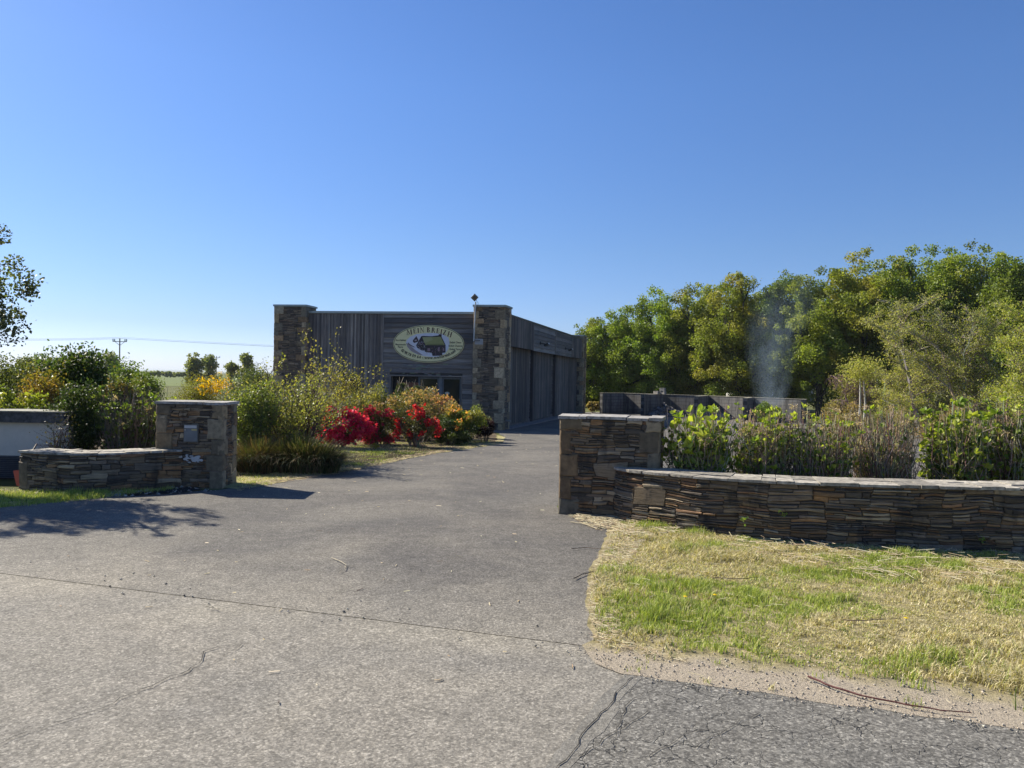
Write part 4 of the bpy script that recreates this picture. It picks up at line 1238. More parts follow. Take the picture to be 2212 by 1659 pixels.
def shrub(name, label, cat, x, y, w, d, h, cols, seed, n=5000, leaf=.05, k=28, rc=None, stems=14, stemcol=(.12, .09, .06), low=.15, group=None, twig=.0, stemr=.012, aspect=.6, flat=.85, up=0.0, fl=None, z0=None, shell=.35, basew=.25):
    """fl = (colours, count, size, zone function or None)"""
    rng = np.random.default_rng(seed); rg = random.Random(seed)
    z = zf(y) if z0 is None else z0
    root = thing(name, label, cat, (x, y, z), 0, group)
    Rr = np.array([w / 2, d / 2, h * (1 - low) / 2]); C = np.array([0, 0, h * low + Rr[2]])
    rc = rc or (h * .12, h * .24)
    cen = ellipsoid_centres(rng, C, Rr * .92, k, shell)
    rcs = rng.uniform(rc[0], rc[1], len(cen))
    rcs *= np.clip(Rr.min() * 1.2 / rc[1], .3, 1) if rc[1] > Rr.min() else 1
    P, idx = clump_points(rng, cen, rcs, n, flat)
    kz = h / np.percentile(P[:, 2], 99.6); P[:, 2] *= kz; cen[:, 2] *= kz
    P[:, 2] = np.maximum(P[:, 2], .01 + .03 * rng.random(n))
    cc = palette(rng, len(cen), cols, .15); col = cc[idx] * (1 + rng.uniform(-.25, .25, (n, 1)))
    leaf_mesh("foliage", P, rng.uniform(.6, 1.3, n) * leaf, col, LEAF, root, rng, aspect, up)
    mb = MB()
    for i in range(stems):
        c = cen[i % len(cen)]
        a = (c[0] * basew + rg.uniform(-.04, .04), c[1] * basew + rg.uniform(-.04, .04), -.03)
        sc_ = tuple(q * rg.uniform(.7, 1.3) for q in stemcol)
        pts = limb(mb, a, c + rng.normal(size=3) * rcs[i % len(cen)] * .3, stemr * rg.uniform(.7, 1.2), stemr * .3, rg, .1, sc_, 5, 5)
        for _ in range(int(2 + twig)):
            q = pts[rg.choice([2, 3, 4])]
            e = q + Vector((rg.uniform(-1, 1), rg.uniform(-1, 1), rg.uniform(0, 1.3))) * h * rg.uniform(.1, .25)
            limb(mb, q, e, stemr * .4, stemr * .15, rg, .08, sc_, 3, 4)
    mb.build("stems", TWIG, root)
    if fl:
        fc, fn, fs, zone = fl
        dd = rng.normal(size=(fn * 4, 3)); dd /= np.linalg.norm(dd, axis=1, keepdims=True)
        Q, id2 = clump_points(rng, cen, rcs * 1.05, fn * 6, flat)
        keep = (Q[:, 1] < .25 * d) | (Q[:, 2] > h * .6)
        dist = np.linalg.norm((Q - C) / Rr, axis=1); keep &= dist > .72
        keep &= Q[:, 2] > h * low
        if zone is not None: keep &= zone(Q, h, w)
        Q = Q[keep][:fn]; id2 = id2[keep][:fn]
        # every blossom is a handful of petals
        Qp = np.repeat(Q, 5, axis=0) + rng.normal(size=(len(Q) * 5, 3)) * fs * .32
        fcol = np.repeat(palette(rng, len(Q), fc, .15), 5, axis=0) * (1 + rng.uniform(-.15, .15, (len(Qp), 1)))
        leaf_mesh("blossom", Qp, rng.uniform(.7, 1.2, len(Qp)) * fs * .8, fcol, PETAL, root, rng, .95)
    return root

def blades(name, base, L, W, az, lean, col, mat, parent=None, segs=2, rng=None, tip=.25):
    n = len(base); L = np.broadcast_to(L, n); W = np.broadcast_to(W, n); lean = np.broadcast_to(lean, n)
    dx, dy = np.cos(az), np.sin(az)
    sx, sy = -dy, dx
    V = []; 
    for i in range(segs + 1):
        t = i / segs
        ang = lean * t                       # bends over as it rises
        # integrate along an arc
        r = np.where(np.abs(lean) < 1e-3, 1, lean)
        hor = L * (1 - np.cos(r * t)) / r; ver = L * np.sin(r * t) / r
        w = W * (1 - (1 - tip) * t) * .5
        px = base[:, 0] + dx * hor; py = base[:, 1] + dy * hor; pz = base[:, 2] + ver
        V.append(np.stack([px - sx * w, py - sy * w, pz], 1)); V.append(np.stack([px + sx * w, py + sy * w, pz], 1))
    V = np.stack(V, 1).reshape(-1, 3); m = 2 * (segs + 1)
    off = np.arange(n)[:, None] * m
    F = np.concatenate([off + np.array([[2 * i, 2 * i + 1, 2 * i + 3, 2 * i + 2]]) for i in range(segs)], 0)
    C = np.repeat(col, m, axis=0)
    return fast_mesh(name, V, F, C, mat, parent)

def inpoly(x, y, poly):
    ins = np.zeros(len(x), bool); n = len(poly); j = n - 1
    for i in range(n):
        xi, yi = poly[i][:2]; xj, yj = poly[j][:2]
        c = ((yi > y) != (yj > y)) & (x < (xj - xi) * (y - yi) / (yj - yi + 1e-12) + xi)
        ins ^= c; j = i
    return ins
GREEN = np.array([(.29, .35, .07), (.38, .44, .10), (.46, .48, .15), (.18, .25, .045)])
STRAW = np.array([(.60, .52, .29), (.50, .44, .22), (.70, .62, .40), (.36, .30, .15)])
def grass(name, poly, n_tufts, per, Lr, seed, z_off=.014, greenness=.6, density=None, W=.0045, nseed=3, label=None, cat=None, spread=.03, segs=2):
    rng = np.random.default_rng(seed)
    xs_ = [p[0] for p in poly]; ys_ = [p[1] for p in poly]
    tx = rng.uniform(min(xs_), max(xs_), n_tufts * 3); ty = rng.uniform(min(ys_), max(ys_), n_tufts * 3)
    k = inpoly(tx, ty, poly)
    if density is not None: k &= rng.random(len(tx)) < density(tx, ty)
    tx, ty = tx[k][:n_tufts], ty[k][:n_tufts]; nt_ = len(tx)
    g = vnoise(tx * 1.6, ty * 2.2, nseed) * .6 + vnoise(tx * 5, ty * 5, nseed + 1) * .4
    green = np.clip((g - (1 - greenness)) * 4.6 + .32, .04, .97)
    tall = vnoise(tx * 1.1 + 7, ty * 1.3, nseed + 2) * .5 + vnoise(tx * 6, ty * 6, nseed + 4) * .5
    bx = np.repeat(tx, per) + rng.normal(0, spread, nt_ * per); by = np.repeat(ty, per) + rng.normal(0, spread, nt_ * per)
    isg = rng.random(nt_ * per) < np.repeat(green, per)
    cg = GREEN[rng.integers(0, len(GREEN), nt_ * per)]; cs = STRAW[rng.integers(0, len(STRAW), nt_ * per)]
    tint = np.repeat(1 + rng.uniform(-.25, .25, (nt_, 1)), per, axis=0)
    col = np.where(isg[:, None], cg, cs) * tint
    L = np.repeat(Lr[0] + (Lr[1] - Lr[0]) * np.clip(tall * 1.4 - .2, 0, 1) ** 2, per) * rng.uniform(.5, 1.2, nt_ * per)
    lean = np.where(isg, rng.uniform(.3, 1.6, nt_ * per), rng.uniform(1.2, 2.4, nt_ * per))
    base = np.stack([bx, by, zfn(by) + z_off - .004], 1)
    o = blades(name, base, L, W * rng.uniform(.6, 1.4, nt_ * per), rng.uniform(0, 6.283, nt_ * per), lean, col, BLADE, None, segs)
    return tag(o, label, cat, kind='stuff')

# --- grass on the verge
vg = [(p.x + .02, p.y) for p in right_edge] + [(0.5, 4.45), (0.75, 4.12), (2.38, 3.62), (7.5, edgeY(7.5)), (7.5, 7.30), (4.8, 7.40), (3.92, 7.50), (2.93, 7.69), (2.14, 7.99), (1.7, 8.34), (1.4, 8.58), (1.25, 8.85)]
ex, ey = EDGE_B[0] - EDGE_A[0], EDGE_B[1] - EDGE_A[1]; el_ = math.hypot(ex, ey)
def vdens(x, y):
    d = ((x - EDGE_A[0]) * (-ey) + (y - EDGE_A[1]) * ex) / el_
    nz = vnoise(x * 2.3, y * 2.3, 11) * .55 + vnoise(x * 8, y * 8, 12) * .25
    return np.clip((d - nz * .62 - .02) * 2.6, .015, 1) * np.clip(1.15 - .5 * vnoise(x * 3, y * 3, 21), 0, 1)
grass("verge_grass", vg, 21000, 12, (.015, .11), 101, greenness=.50, density=vdens, W=.0052, label="patchy green and straw coloured grass on the right verge", cat="grass", spread=.022)
# --- grass at the foot of the left wall and the garden lawn
lg = [(-9, 9.7), (-5.9, 8.8)] + [(p.x, p.y) for p in [G(120, 1088), G(240, 1075), G(330, 1066), G(384, 1060)]] + [(-4.75, 10.7), (-5.13, 10.3), (-5.55, 10.08), (-6.0, 10.1), (-6.6, 10.2), (-9, 11.2)]
grass("wall_foot_grass", lg, 2600, 10, (.03, .12), 102, z_off=.0, greenness=.75, W=.006, label="shaded grass strip in front of the left low wall", cat="grass", spread=.04)
gp_ = [(p.x, p.y) for p in [G(515, 1056), G(560, 1050), G(640, 1034), G(740, 1019), G(800, 1006), G(870, 992), G(930, 980), G(985, 972), G(1040, 964), G(1078, 957)]] + [(-1.2, 24), (-2.5, 21.5), (-5.5, 21), (-5.5, 15), (-4.9, 12), (-4, 11.6)]
grass("lawn_grass", gp_, 8000, 7, (.02, .07), 103, z_off=.012, greenness=.42, W=.010, label="short dry lawn between the garden shrubs and the driveway", cat="grass", spread=.06, segs=1)

# --- hydrangeas along the right wall
def hydrangea(label, x, y, w, d, h, seed, nst=260, nleaf=900, leafcols=((.36, .42, .05), (.21, .29, .045), (.42, .46, .08), (.09, .14, .03)), leaf=.055, dry=1.0, z0=.0, toplvl=.45, name="hydrangea", group="clipped hydrangeas along the right wall", stemcols=((.36, .29, .18), (.50, .43, .29), (.24, .18, .11), (.12, .09, .06))):
    rng = np.random.default_rng(seed); rg = random.Random(seed)
    root = thing(name, label, "shrub", (x, y, z0), 0, group)
    mb = MB(); tips = []; mids = []
    for i in range(nst):
        a = rg.uniform(0, 6.283); r = math.sqrt(rg.random())
        tx_, ty_ = math.cos(a) * r * w / 2, math.sin(a) * r * d / 2
        bx, by = tx_ * .5 * rg.random() + rg.uniform(-.05, .05), ty_ * .35
        hh = h * rg.uniform(.55, 1.04) * (1 - .2 * r * r * rg.random())
        c = tuple(q * rg.uniform(.7, 1.2) for q in rg.choice(stemcols))
        P0, P3 = Vector((bx, by, -.03)), Vector((tx_, ty_, hh))
        pts = []
        for s_ in range(6):
            t = s_ / 5
            p = P0.lerp(P3, t); k = math.sin(t * math.pi) * .12
            p += Vector((tx_ * k * 1.2, ty_ * k * 1.2, hh * k * .3)) + Vector((rg.uniform(-1, 1), rg.uniform(-1, 1), 0)) * .042 * (0 < s_)
            pts.append(p)
        rad = [.0052 - .0026 * (s_ / 5) for s_ in range(6)]
        mb.tube(pts, rad, 4, c, cap=False)
        tips.append(pts[-1]); mids += pts[1:5]
        for _ in range(rg.choice([1, 2, 2, 3])):
            q = pts[rg.choice([1, 2, 3, 4])]
            e = q + Vector((rg.uniform(-.15, .15), rg.uniform(-.12, .12), rg.uniform(.04, .22))); e.z = min(e.z, h)
            mb.tube([q, q.lerp(e, .5) + Vector((rg.uniform(-.01, .01), 0, 0)), e], [.003, .0025, .002], 4, c, cap=False)
            tips.append(e)
    mb.build("stems", TWIG, root)
    tips = np.array(tips); mids = np.array(mids)
    nt_ = int(nleaf * toplvl); sel = rng.integers(0, len(tips), max(8, nt_ // 5))
    # leaves sit in rosettes at the shoot tips, loose ones lower down
    Ct = np.repeat(tips[sel], 5, axis=0)
    dirs = rng.normal(size=(len(Ct), 3)); dirs[:, 2] = np.abs(dirs[:, 2]) + .25; dirs /= np.linalg.norm(dirs, axis=1, keepdims=True)
    Lt = leaf * np.repeat(rng.uniform(.35, 1.2, len(Ct) // 5), 5) * rng.uniform(.6, 1.15, len(Ct))
    Pt = Ct + dirs * Lt[:, None] * .55
    m2 = nleaf - len(Ct)
    lowi = rng.integers(0, len(mids), m2)
    d2 = rng.normal(size=(m2, 3)); d2 /= np.linalg.norm(d2, axis=1, keepdims=True)
    P2 = mids[lowi] + d2 * .04
    P = np.vstack([Pt, P2]); S = np.concatenate([Lt, leaf * rng.uniform(.3, 1.1, m2)])
    D = np.vstack([dirs, d2])
    nd = int(22 * dry); si = rng.integers(0, len(tips), nd)          # faded flower heads among the leaves
    Pd = np.repeat(tips[si], 45, axis=0) + rng.normal(size=(nd * 45, 3)) * np.array([.03, .03, .02])
    Dd = rng.normal(size=Pd.shape); Dd /= np.linalg.norm(Dd, axis=1, keepdims=True)
    P = np.vstack([P, Pd]); D = np.vstack([D, Dd]); S = np.concatenate([S, np.full(len(Pd), .018)])
    cD = np.array([(.50, .38, .27)]) * (1 + rng.uniform(-.35, .3, (len(Pd), 1)))
    lc = np.array(leafcols)
    cA = np.repeat(lc[rng.integers(0, 3, len(Ct) // 5)], 5, axis=0) * (1 + rng.uniform(-.2, .25, (len(Ct), 1)))
    cB = lc[rng.integers(1, len(lc), m2)] * (1 + rng.uniform(-.3, .2, (m2, 1)))
    n = len(P); q = rng.normal(size=(n, 3)); s = np.cross(D, q); s /= np.linalg.norm(s, axis=1, keepdims=True); nn = np.cross(s, D)
    L = S[:, None]; Wd = L * .36
    V = np.stack([P - D * L * .5, P - D * L * .12 - s * Wd + nn * L * .1, P + D * L * .22 - s * Wd * .75 + nn * L * .08, P + D * L * .55 - nn * L * .08,
                  P + D * L * .22 + s * Wd * .75 + nn * L * .08, P - D * L * .12 + s * Wd + nn * L * .1], 1).reshape(-1, 3)
    o6 = np.arange(n)[:, None] * 6
    F = np.concatenate([o6 + np.array([[0, 1, 2, 3]]), o6 + np.array([[0, 3, 4, 5]])], 0)
    fast_mesh("leaves", V, F, np.repeat(np.vstack([cA, cB, cD]), 6, axis=0), LEAF, root)
    return root
Yh = 9.15
DKH = ((.30, .36, .05), (.16, .23, .035), (.38, .42, .07), (.07, .11, .025))
for i, (p0, p1, top, lab, kw) in enumerate([
    (1436, 1590, 884, "hydrangea with large bright green leaves beside the right gate pillar", dict(nst=260, nleaf=3800, toplvl=.45, dry=.3, leaf=.078)),
    (1596, 1712, 890, "twiggy hydrangea with small yellow green shoots, second from the right gate pillar", dict(nst=330, nleaf=3400, toplvl=.4, dry=1.4, leaf=.062)),
    (1690, 1830, 892, "broad tan stemmed hydrangea with dark leaves at its foot, third from the gate pillar", dict(nst=350, nleaf=3600, toplvl=.3, dry=1.8, leaf=.06)),
    (1836, 1975, 890, "nearly leafless hydrangea of bare stems fanning above the right wall", dict(nst=420, nleaf=1000, toplvl=.35, dry=2.4, leaf=.055)),
    (1985, 2110, 882, "leafy dark green hydrangea towards the right edge above the wall", dict(nst=260, nleaf=5600, toplvl=.35, dry=.5, leaf=.07, leafcols=DKH)),
    (2095, 2250, 874, "tall hydrangea of pale stems and dark leaves cut by the right edge", dict(nst=350, nleaf=5000, toplvl=.3, dry=.8, leaf=.066, leafcols=DKH))]):
    xa, xb = X(p0, Yh), X(p1, Yh)
    hydrangea(lab, (xa + xb) / 2, Yh + (.05 if i % 2 else -.08) - .03 * i, (xb - xa) * 1.04, .8, Z((p0 + p1) / 2, top, Yh) + .04, 300 + i, **kw)

# --- left: planting behind the low wall
hydrangea("dense dark hydrangea behind the left low wall beside the gate pillar", X(285, 11.6), 11.65, 1.05, .8, Z(285, 838, 11.6) + .05, 401, nst=300, nleaf=2200, toplvl=.35, dry=.5, leaf=.075, group=None,
          leafcols=((.17, .23, .035), (.10, .15, .03), (.15, .18, .04), (.04, .07, .02)), stemcols=((.18, .14, .10), (.24, .19, .14), (.09, .07, .05)))
DKG = ((.035, .06, .02), (.05, .08, .022), (.06, .085, .03), (.03, .05, .02))
MG = ((.08, .13, .03), (.10, .15, .035), (.06, .10, .03), (.12, .16, .04))
YG = ((.17, .22, .04), (.20, .24, .05), (.13, .18, .035), (.22, .23, .06))
OLV = ((.14, .15, .045), (.17, .165, .05), (.12, .13, .04), (.19, .17, .06))
def shr(name, label, px0, px1, top, Y, cols, seed, dep=None, **kw):
    xa, xb = X(px0, Y), X(px1, Y); h = Z((px0 + px1) / 2, top, Y) - zf(Y)
    return shrub(name, label, kw.pop('cat', 'shrub'), (xa + xb) / 2, Y, xb - xa, dep or (xb - xa) * .8, h, cols, seed, **kw)
shr("shrub", "dark twiggy evergreen shrub behind the left end of the low wall", 130, 240, 828, 11.75, DKG, 402, n=9000, leaf=.045, stems=30, twig=3, k=40, low=.1)
shr("shrub", "bare brown twigs sprawling over the left low wall by the rendered wall", 88, 165, 888, 11.0, ((.05, .06, .02), (.08, .07, .03)), 403, n=250, leaf=.03, stems=34, twig=4, stemcol=(.10, .075, .055), stemr=.008)
shr("hedge", "yellow green laurel hedge above the rendered wall at the left edge", -90, 128, 843, 12.4, YG + ((.09, .12, .03),), 404, n=11000, leaf=.06, k=60, rc=(.14, .25), stems=20, cat='hedge', low=.0, shell=.3)
shr("shrub", "orange tinged shrub between the laurel hedge and the dark evergreen", 55, 150, 800, 14.0, ((.20, .17, .04), (.24, .16, .05), (.14, .14, .04)), 405, n=6500, leaf=.05, k=36)
shr("shrub", "tall maple leaved shrub with bronze shoots rising above the left hedge", 118, 232, 752, 15.0, ((.06, .10, .03), (.09, .13, .035), (.05, .08, .025), (.13, .12, .045)), 406, n=11000, leaf=.075, k=46, stems=22, twig=3)
shr("shrub", "rounded olive shrub cut by the left edge above the hedge", -60, 52, 768, 14.6, ((.10, .12, .04), (.13, .13, .045), (.07, .09, .03)), 407, n=8000, leaf=.05, k=36)
shr("shrub", "reddish leaved shrub mixed with green behind the left hydrangea", 215, 315, 812, 14.2, ((.13, .10, .045), (.08, .11, .035), (.10, .12, .035)), 408, n=7000, leaf=.055, k=36)
shr("shrub", "loose green shrub left of the far field gap", 228, 300, 778, 17.5, MG, 409, n=6000, leaf=.06, k=34)
shr("shrub", "fine leaved fresh green shrub beside the far field gap", 280, 352, 805, 16.2, ((.13, .18, .045), (.10, .15, .035)), 410, n=7000, leaf=.045, k=34)
shr("shrub", "low bright green shrub right behind the left gate pillar", 318, 430, 862, 13.2, YG, 411, n=4500, leaf=.05, k=26)
shr("gorse_bush", "gorse bush with yellow bloom on its right behind the left pillar", 362, 500, 809, 19.0, ((.15, .16, .035), (.12, .13, .035), (.17, .17, .04)), 412, n=16000, leaf=.04, k=50, aspect=.35, up=.6,
    fl=(((.72, .50, .02), (.65, .42, .02)), 420, .045, lambda Q, h, w: (Q[:, 0] > w * .08) & (Q[:, 2] > h * .72)))
shr("shrub", "dark broom like evergreen between the gorse and the flowering bed", 482, 600, 792, 20.0, ((.045, .07, .03), (.06, .085, .04), (.08, .10, .05)), 413, n=14000, leaf=.05, k=46, aspect=.4, up=.5)
shr("shrub", "dark glossy evergreen directly right of the left gate pillar", 497, 560, 838, 16.0, ((.05, .08, .03), (.08, .11, .04), (.12, .15, .05)), 414, n=7000, leaf=.045, k=30)
shr("tree", "far rounded tree mass on the skyline at the left edge", 12, 150, 768, 46, ((.13, .15, .06), (.10, .13, .055)), 415, n=14000, leaf=.14, k=50, cat='tree')

# the big stemmed shrub and the arching clump by the driveway
def open_shrub(label, x, y, spread, h, seed, nst, nleaf, leafcols, leaf=.045, name="shrub", stemcol=(.15, .11, .08), r0=.02, lean=0.0, cat="shrub", z0=None, lowleaf=.25, wand=.6):
    rng = np.random.default_rng(seed); rg = random.Random(seed)
    z = zf(y) if z0 is None else z0
    root = thing(name, label, cat, (x, y, z)); mb = MB(); pos_ = []; 
    def grow(p, d, L, r, dep, col):
        pts = [p]; k = 5
        for i in range(k):
            d = (d + Vector((rg.uniform(-1, 1), rg.uniform(-1, 1), rg.uniform(-.4, .8))) * .16).normalized()
            p = p + d * L / k; pts.append(p)
        mb.tube(pts, [r * (1 - .12 * i) for i in range(k + 1)], 5 if dep < 1 else 4, col, cap=False)
        for i in range(1, k + 1):
            if pts[i].z > h * lowleaf: pos_.append((pts[i], dep))
        if dep < 3:
            for i in range(1, k + 1):
                if rg.random() < (.75 if dep < 2 else .5):
                    dd = (d + Vector((rg.uniform(-1, 1), rg.uniform(-1, 1), rg.uniform(-.2, .9))) * .75).normalized()
                    grow(pts[i], dd, L * rg.uniform(.35, .6), r * .5, dep + 1, col)
    for i in range(nst):
        a = rg.uniform(0, 6.283); q = math.sqrt(rg.random()) * wand
        d = Vector((math.cos(a) * q * spread / h + lean, math.sin(a) * q * spread / h * .8, 1)).normalized()
        col = tuple(c * rg.uniform(.6, 1.5) for c in stemcol)
        grow(Vector((rg.uniform(-.12, .12) * spread, rg.uniform(-.1, .1) * spread, -.03)), d, h * rg.uniform(.55, .78), r0 * rg.uniform(.6, 1.1), 0, col)
    kz = h / max(p.z for p, _ in pos_); kx = min(1, spread * (.62 if h < 2.5 else .38) / max(abs(p.x) for p, _ in pos_)) if not lean else 1
    mb.v = [(v[0] * kx, v[1], v[2] * kz) for v in mb.v]; pos_ = [(Vector((p.x * kx, p.y, p.z * kz)), d_) for p, d_ in pos_]
    mb.build("stems", TWIG, root)
    W_ = np.array([1 + d for _, d in pos_], float); pp = np.array([tuple(p) for p, _ in pos_])
    idx = rng.choice(len(pp), nleaf, p=W_ / W_.sum())
    P = pp[idx] + rng.normal(size=(nleaf, 3)) * leaf * 1.5
    col = palette(rng, nleaf, leafcols, .25)
    leaf_mesh("foliage", P, rng.uniform(.5, 1.2, nleaf) * leaf, col, LEAF, root, rng, .7)
    return root
FRESH = ((.24, .25, .08), (.17, .19, .055), (.28, .27, .10), (.11, .13, .04))
open_shrub("large open shrub with fresh green leaves and dark stems behind the arching clump", X(618, 14.2), 14.2, 2.1, 2.02, 501, 30, 8500, FRESH, .048, stemcol=(.10, .065, .05), r0=.03, lowleaf=.3, wand=.8)
open_shrub("bush of pale slanting stems leaning right towards the red azaleas", X(625, 15.4), 15.4, 1.0, 1.85, 502, 18, 2000, FRESH, .045, stemcol=(.30, .25, .20), r0=.022, lean=.22, lowleaf=.5)
open_shrub("leafy fresh green shrub beside the left gate pillar", X(545, 13.6), 13.6, .9, 1.55, 503, 18, 8000, ((.17, .21, .06), (.13, .17, .05), (.09, .12, .04)), .045, stemcol=(.14, .11, .08), r0=.014, lowleaf=.1)
open_shrub("thin young tree with yellow green buds reaching up the timber wall", X(716, 19.0), 19.0, 1.3, 2.9, 504, 6, 1500, ((.22, .21, .07), (.17, .17, .055), (.26, .24, .09)), .06, name="sapling", cat="tree", stemcol=(.26, .22, .17), r0=.025, lowleaf=.3, wand=.42)
open_shrub("bushy sapling in bud right of the dark window", X(760, 20.0), 20.0, 1.3, 2.35, 505, 9, 3000, ((.24, .22, .07), (.17, .17, .05)), .06, name="sapling", cat="tree", stemcol=(.22, .18, .14), r0=.02, lowleaf=.25)
open_shrub("bare twiggy bush with reddish buds before the left building pillar", X(562, 22.0), 22.0, 1.2, 2.2, 506, 9, 260, ((.30, .10, .08), (.2, .15, .08)), .04, stemcol=(.20, .16, .13), r0=.012)
open_shrub("leafless grey shrub on the skyline left of the building", X(497, 24.0), 24.0, 1.3, 2.15, 507, 9, 160, ((.15, .12, .08),), .04, stemcol=(.22, .20, .18), r0=.012)
rng = np.random.default_rng(55)
def arching(label, x, y, w, h, n, cols, seed, wd=.016, name="grass_clump"):
    rng = np.random.default_rng(seed)
    root = thing(name, label, "grass clump", (x, y, zf(y)))
    r = rng.random(n) ** .6 * w * .34; a = rng.uniform(0, 6.283, n)
    base = np.stack([np.cos(a) * r, np.sin(a) * r * .6, np.zeros(n)], 1)
    az = a + rng.normal(0, .7, n)
    L = h * rng.uniform(.8, 1.45, n); ln = np.clip(.25 + 1.9 * r / (w * .34) + rng.normal(0, .3, n), .1, 2.6)
    col = palette(rng, n, cols, .3)
    blades("blades", base, L, wd * rng.uniform(.6, 1.3, n), az, ln, col, BLADE, root, 5)
arching("dark arching clump of strap leaves at the driveway edge", X(655, 13.1), 13.1, 1.85, .5, 4600, ((.06, .08, .025), (.09, .11, .035), (.22, .18, .09), (.04, .055, .02), (.14, .10, .06)), 511)
arching("dry brown and green strap leaf clump next to the left gate pillar", X(560, 12.9), 12.9, 1.0, .5, 2200, ((.20, .14, .07), (.10, .12, .04), (.14, .09, .05), (.05, .07, .03)), 512, .013)
shr("shrub", "low tangle of brown twigs and small leaves under the open shrub", 520, 700, 938, 13.9, ((.10, .10, .04), (.14, .12, .05), (.18, .12, .07)), 515, n=6500, leaf=.035, k=36, stems=50, twig=4, stemr=.006, low=.0)
# azaleas and the rest of the bed
RED = ((.62, .022, .11), (.68, .05, .17), (.50, .018, .08), (.64, .06, .11))
shr("azalea", "bright crimson azalea in full bloom, leftmost of the red ones", 684, 796, 886, 18.8, ((.07, .09, .03), (.10, .08, .03)), 521, n=3500, leaf=.05, k=60, fl=(RED, 2600, .085, None), low=.15, shell=.6)
shr("azalea", "darker pink red azalea in the middle of the bed", 766, 876, 882, 20.2, ((.08, .06, .03), (.07, .08, .03), (.10, .07, .04)), 522, n=5200, leaf=.05, k=30, fl=(((.42, .025, .10), (.50, .03, .08)), 650, .065, None), low=.05, shell=.5)
shr("azalea", "open leggy azalea with scattered scarlet blossom trusses", 848, 958, 880, 19.6, ((.05, .06, .028), (.08, .08, .04), (.10, .10, .05)), 523, n=4200, leaf=.05, k=26, stems=34, twig=3, stemcol=(.22, .18, .14), fl=(((.50, .02, .04), (.55, .04, .06)), 220, .085, lambda Q, h, w: vnoise(Q[:, 0] * 6 + 3, Q[:, 2] * 6, 5) > .52), low=.2)
shr("rhododendron", "large rounded rhododendron full of buff buds in front of the door", 795, 990, 843, 22.4, ((.12, .11, .05), (.16, .14, .07), (.09, .09, .04), (.22, .19, .10)), 524, n=21000, leaf=.055, k=70, stems=20, low=.02, fl=(((.42, .32, .18), (.46, .28, .18)), 520, .05, lambda Q, h, w: Q[:, 2] > h * .5))
shr("shrub", "grey green shrub filling the bed behind the crimson azalea", 700, 820, 850, 23.0, ((.11, .13, .05), (.15, .16, .06), (.09, .11, .05)), 525, n=11000, leaf=.05, k=44)
shr("shrub", "yellow green shrub between the saplings and the rhododendron", 770, 880, 836, 24.0, ((.17, .18, .06), (.20, .19, .07), (.12, .14, .05)), 526, n=10000, leaf=.05, k=44)
shr("azalea", "peach pink azalea flowering low in front of the glass door", 905, 985, 852, 23.6, ((.14, .12, .05),), 527, n=4200, leaf=.05, k=26, fl=(((.62, .32, .22), (.60, .36, .16), (.55, .35, .25)), 320, .07, lambda Q, h, w: Q[:, 2] > h * .45))
shr("azalea", "orange and yellow azalea at the right of the flowering bed", 942, 1052, 880, 21.6, ((.15, .18, .04), (.10, .14, .03), (.20, .20, .05)), 528, n=7500, leaf=.055, k=34, fl=(((.78, .36, .10), (.80, .48, .14), (.74, .42, .22)), 150, .075, lambda Q, h, w: (vnoise(Q[:, 0] * 5, Q[:, 2] * 5 + 9, 8) > .45) & (Q[:, 0] < w * .25)))
shr("shrub", "dark purple leaved round shrub at the tip of the bed", 1022, 1080, 903, 22.2, ((.035, .015, .022), (.05, .02, .025), (.02, .012, .015)), 529, n=9000, leaf=.04, k=30, low=.0)
shr("shrub", "low dark green groundcover in front of the rhododendron", 895, 1045, 906, 20.8, ((.03, .05, .02), (.05, .07, .025)), 530, n=15000, leaf=.04, k=50, low=.0)
shr("shrub", "pale green spiky shrub right against the building corner", 1005, 1062, 876, 24.0, ((.13, .17, .07), (.18, .2, .08)), 531, n=3800, leaf=.05, k=20)
shr("shrub", "tiny yellow green seedling alone on the lawn", 802, 822, 957, 18.6, ((.24, .26, .05), (.30, .26, .05)), 532, n=500, leaf=.035, k=8, stems=5, stemr=.004)
for i, (px_, tp_, Yc, hw) in enumerate(((868, 816, 26.2, 17), (900, 822, 25.6, 15), (884, 826, 25.0, 12))):
    x_ = X(px_, Yc); h_ = Z(px_, tp_, Yc) - zf(Yc)
    r_ = thing("dwarf_pine", "dwarf pine with upright candles before the doorway, %s of the three" % ("leftmost", "rightmost", "middle")[i], "conifer", (x_, Yc, zf(Yc)), 0, "dwarf pines before the doorway")
    rng = np.random.default_rng(540 + i); n_ = 5200
    t_ = rng.random(n_) ** .8; a_ = rng.uniform(0, 6.283, n_); wv_ = (1 - t_ * .8) * hw / 30.0 * (1 + .35 * np.sin(a_ * 5 + t_ * 25))
    P = np.stack([np.cos(a_) * wv_ * rng.random(n_) ** .4, np.sin(a_) * wv_ * rng.random(n_) ** .4, t_ * h_ * .9], 1)
    leaf_mesh("needles", P, .07, palette(rng, n_, ((.05, .08, .035), (.08, .11, .045), (.12, .13, .06)), .2), LEAF, r_, rng, .25, up=1.2)
    mb = MB(); mb.tube([(0, 0, -.05), (0, 0, h_ * .92)], [.04, .01], 6, (.12, .08, .05))
    for k_ in range(7): mb.tube([(rng.uniform(-.3, .3), rng.uniform(-.3, .3), h_ * .75), (rng.uniform(-.33, .33) * .6, rng.uniform(-.2, .2), h_ * rng.uniform(.9, 1.02))], [.014, .008], 5, (.26, .20, .12))
    mb.build("stem", TWIG, r_)

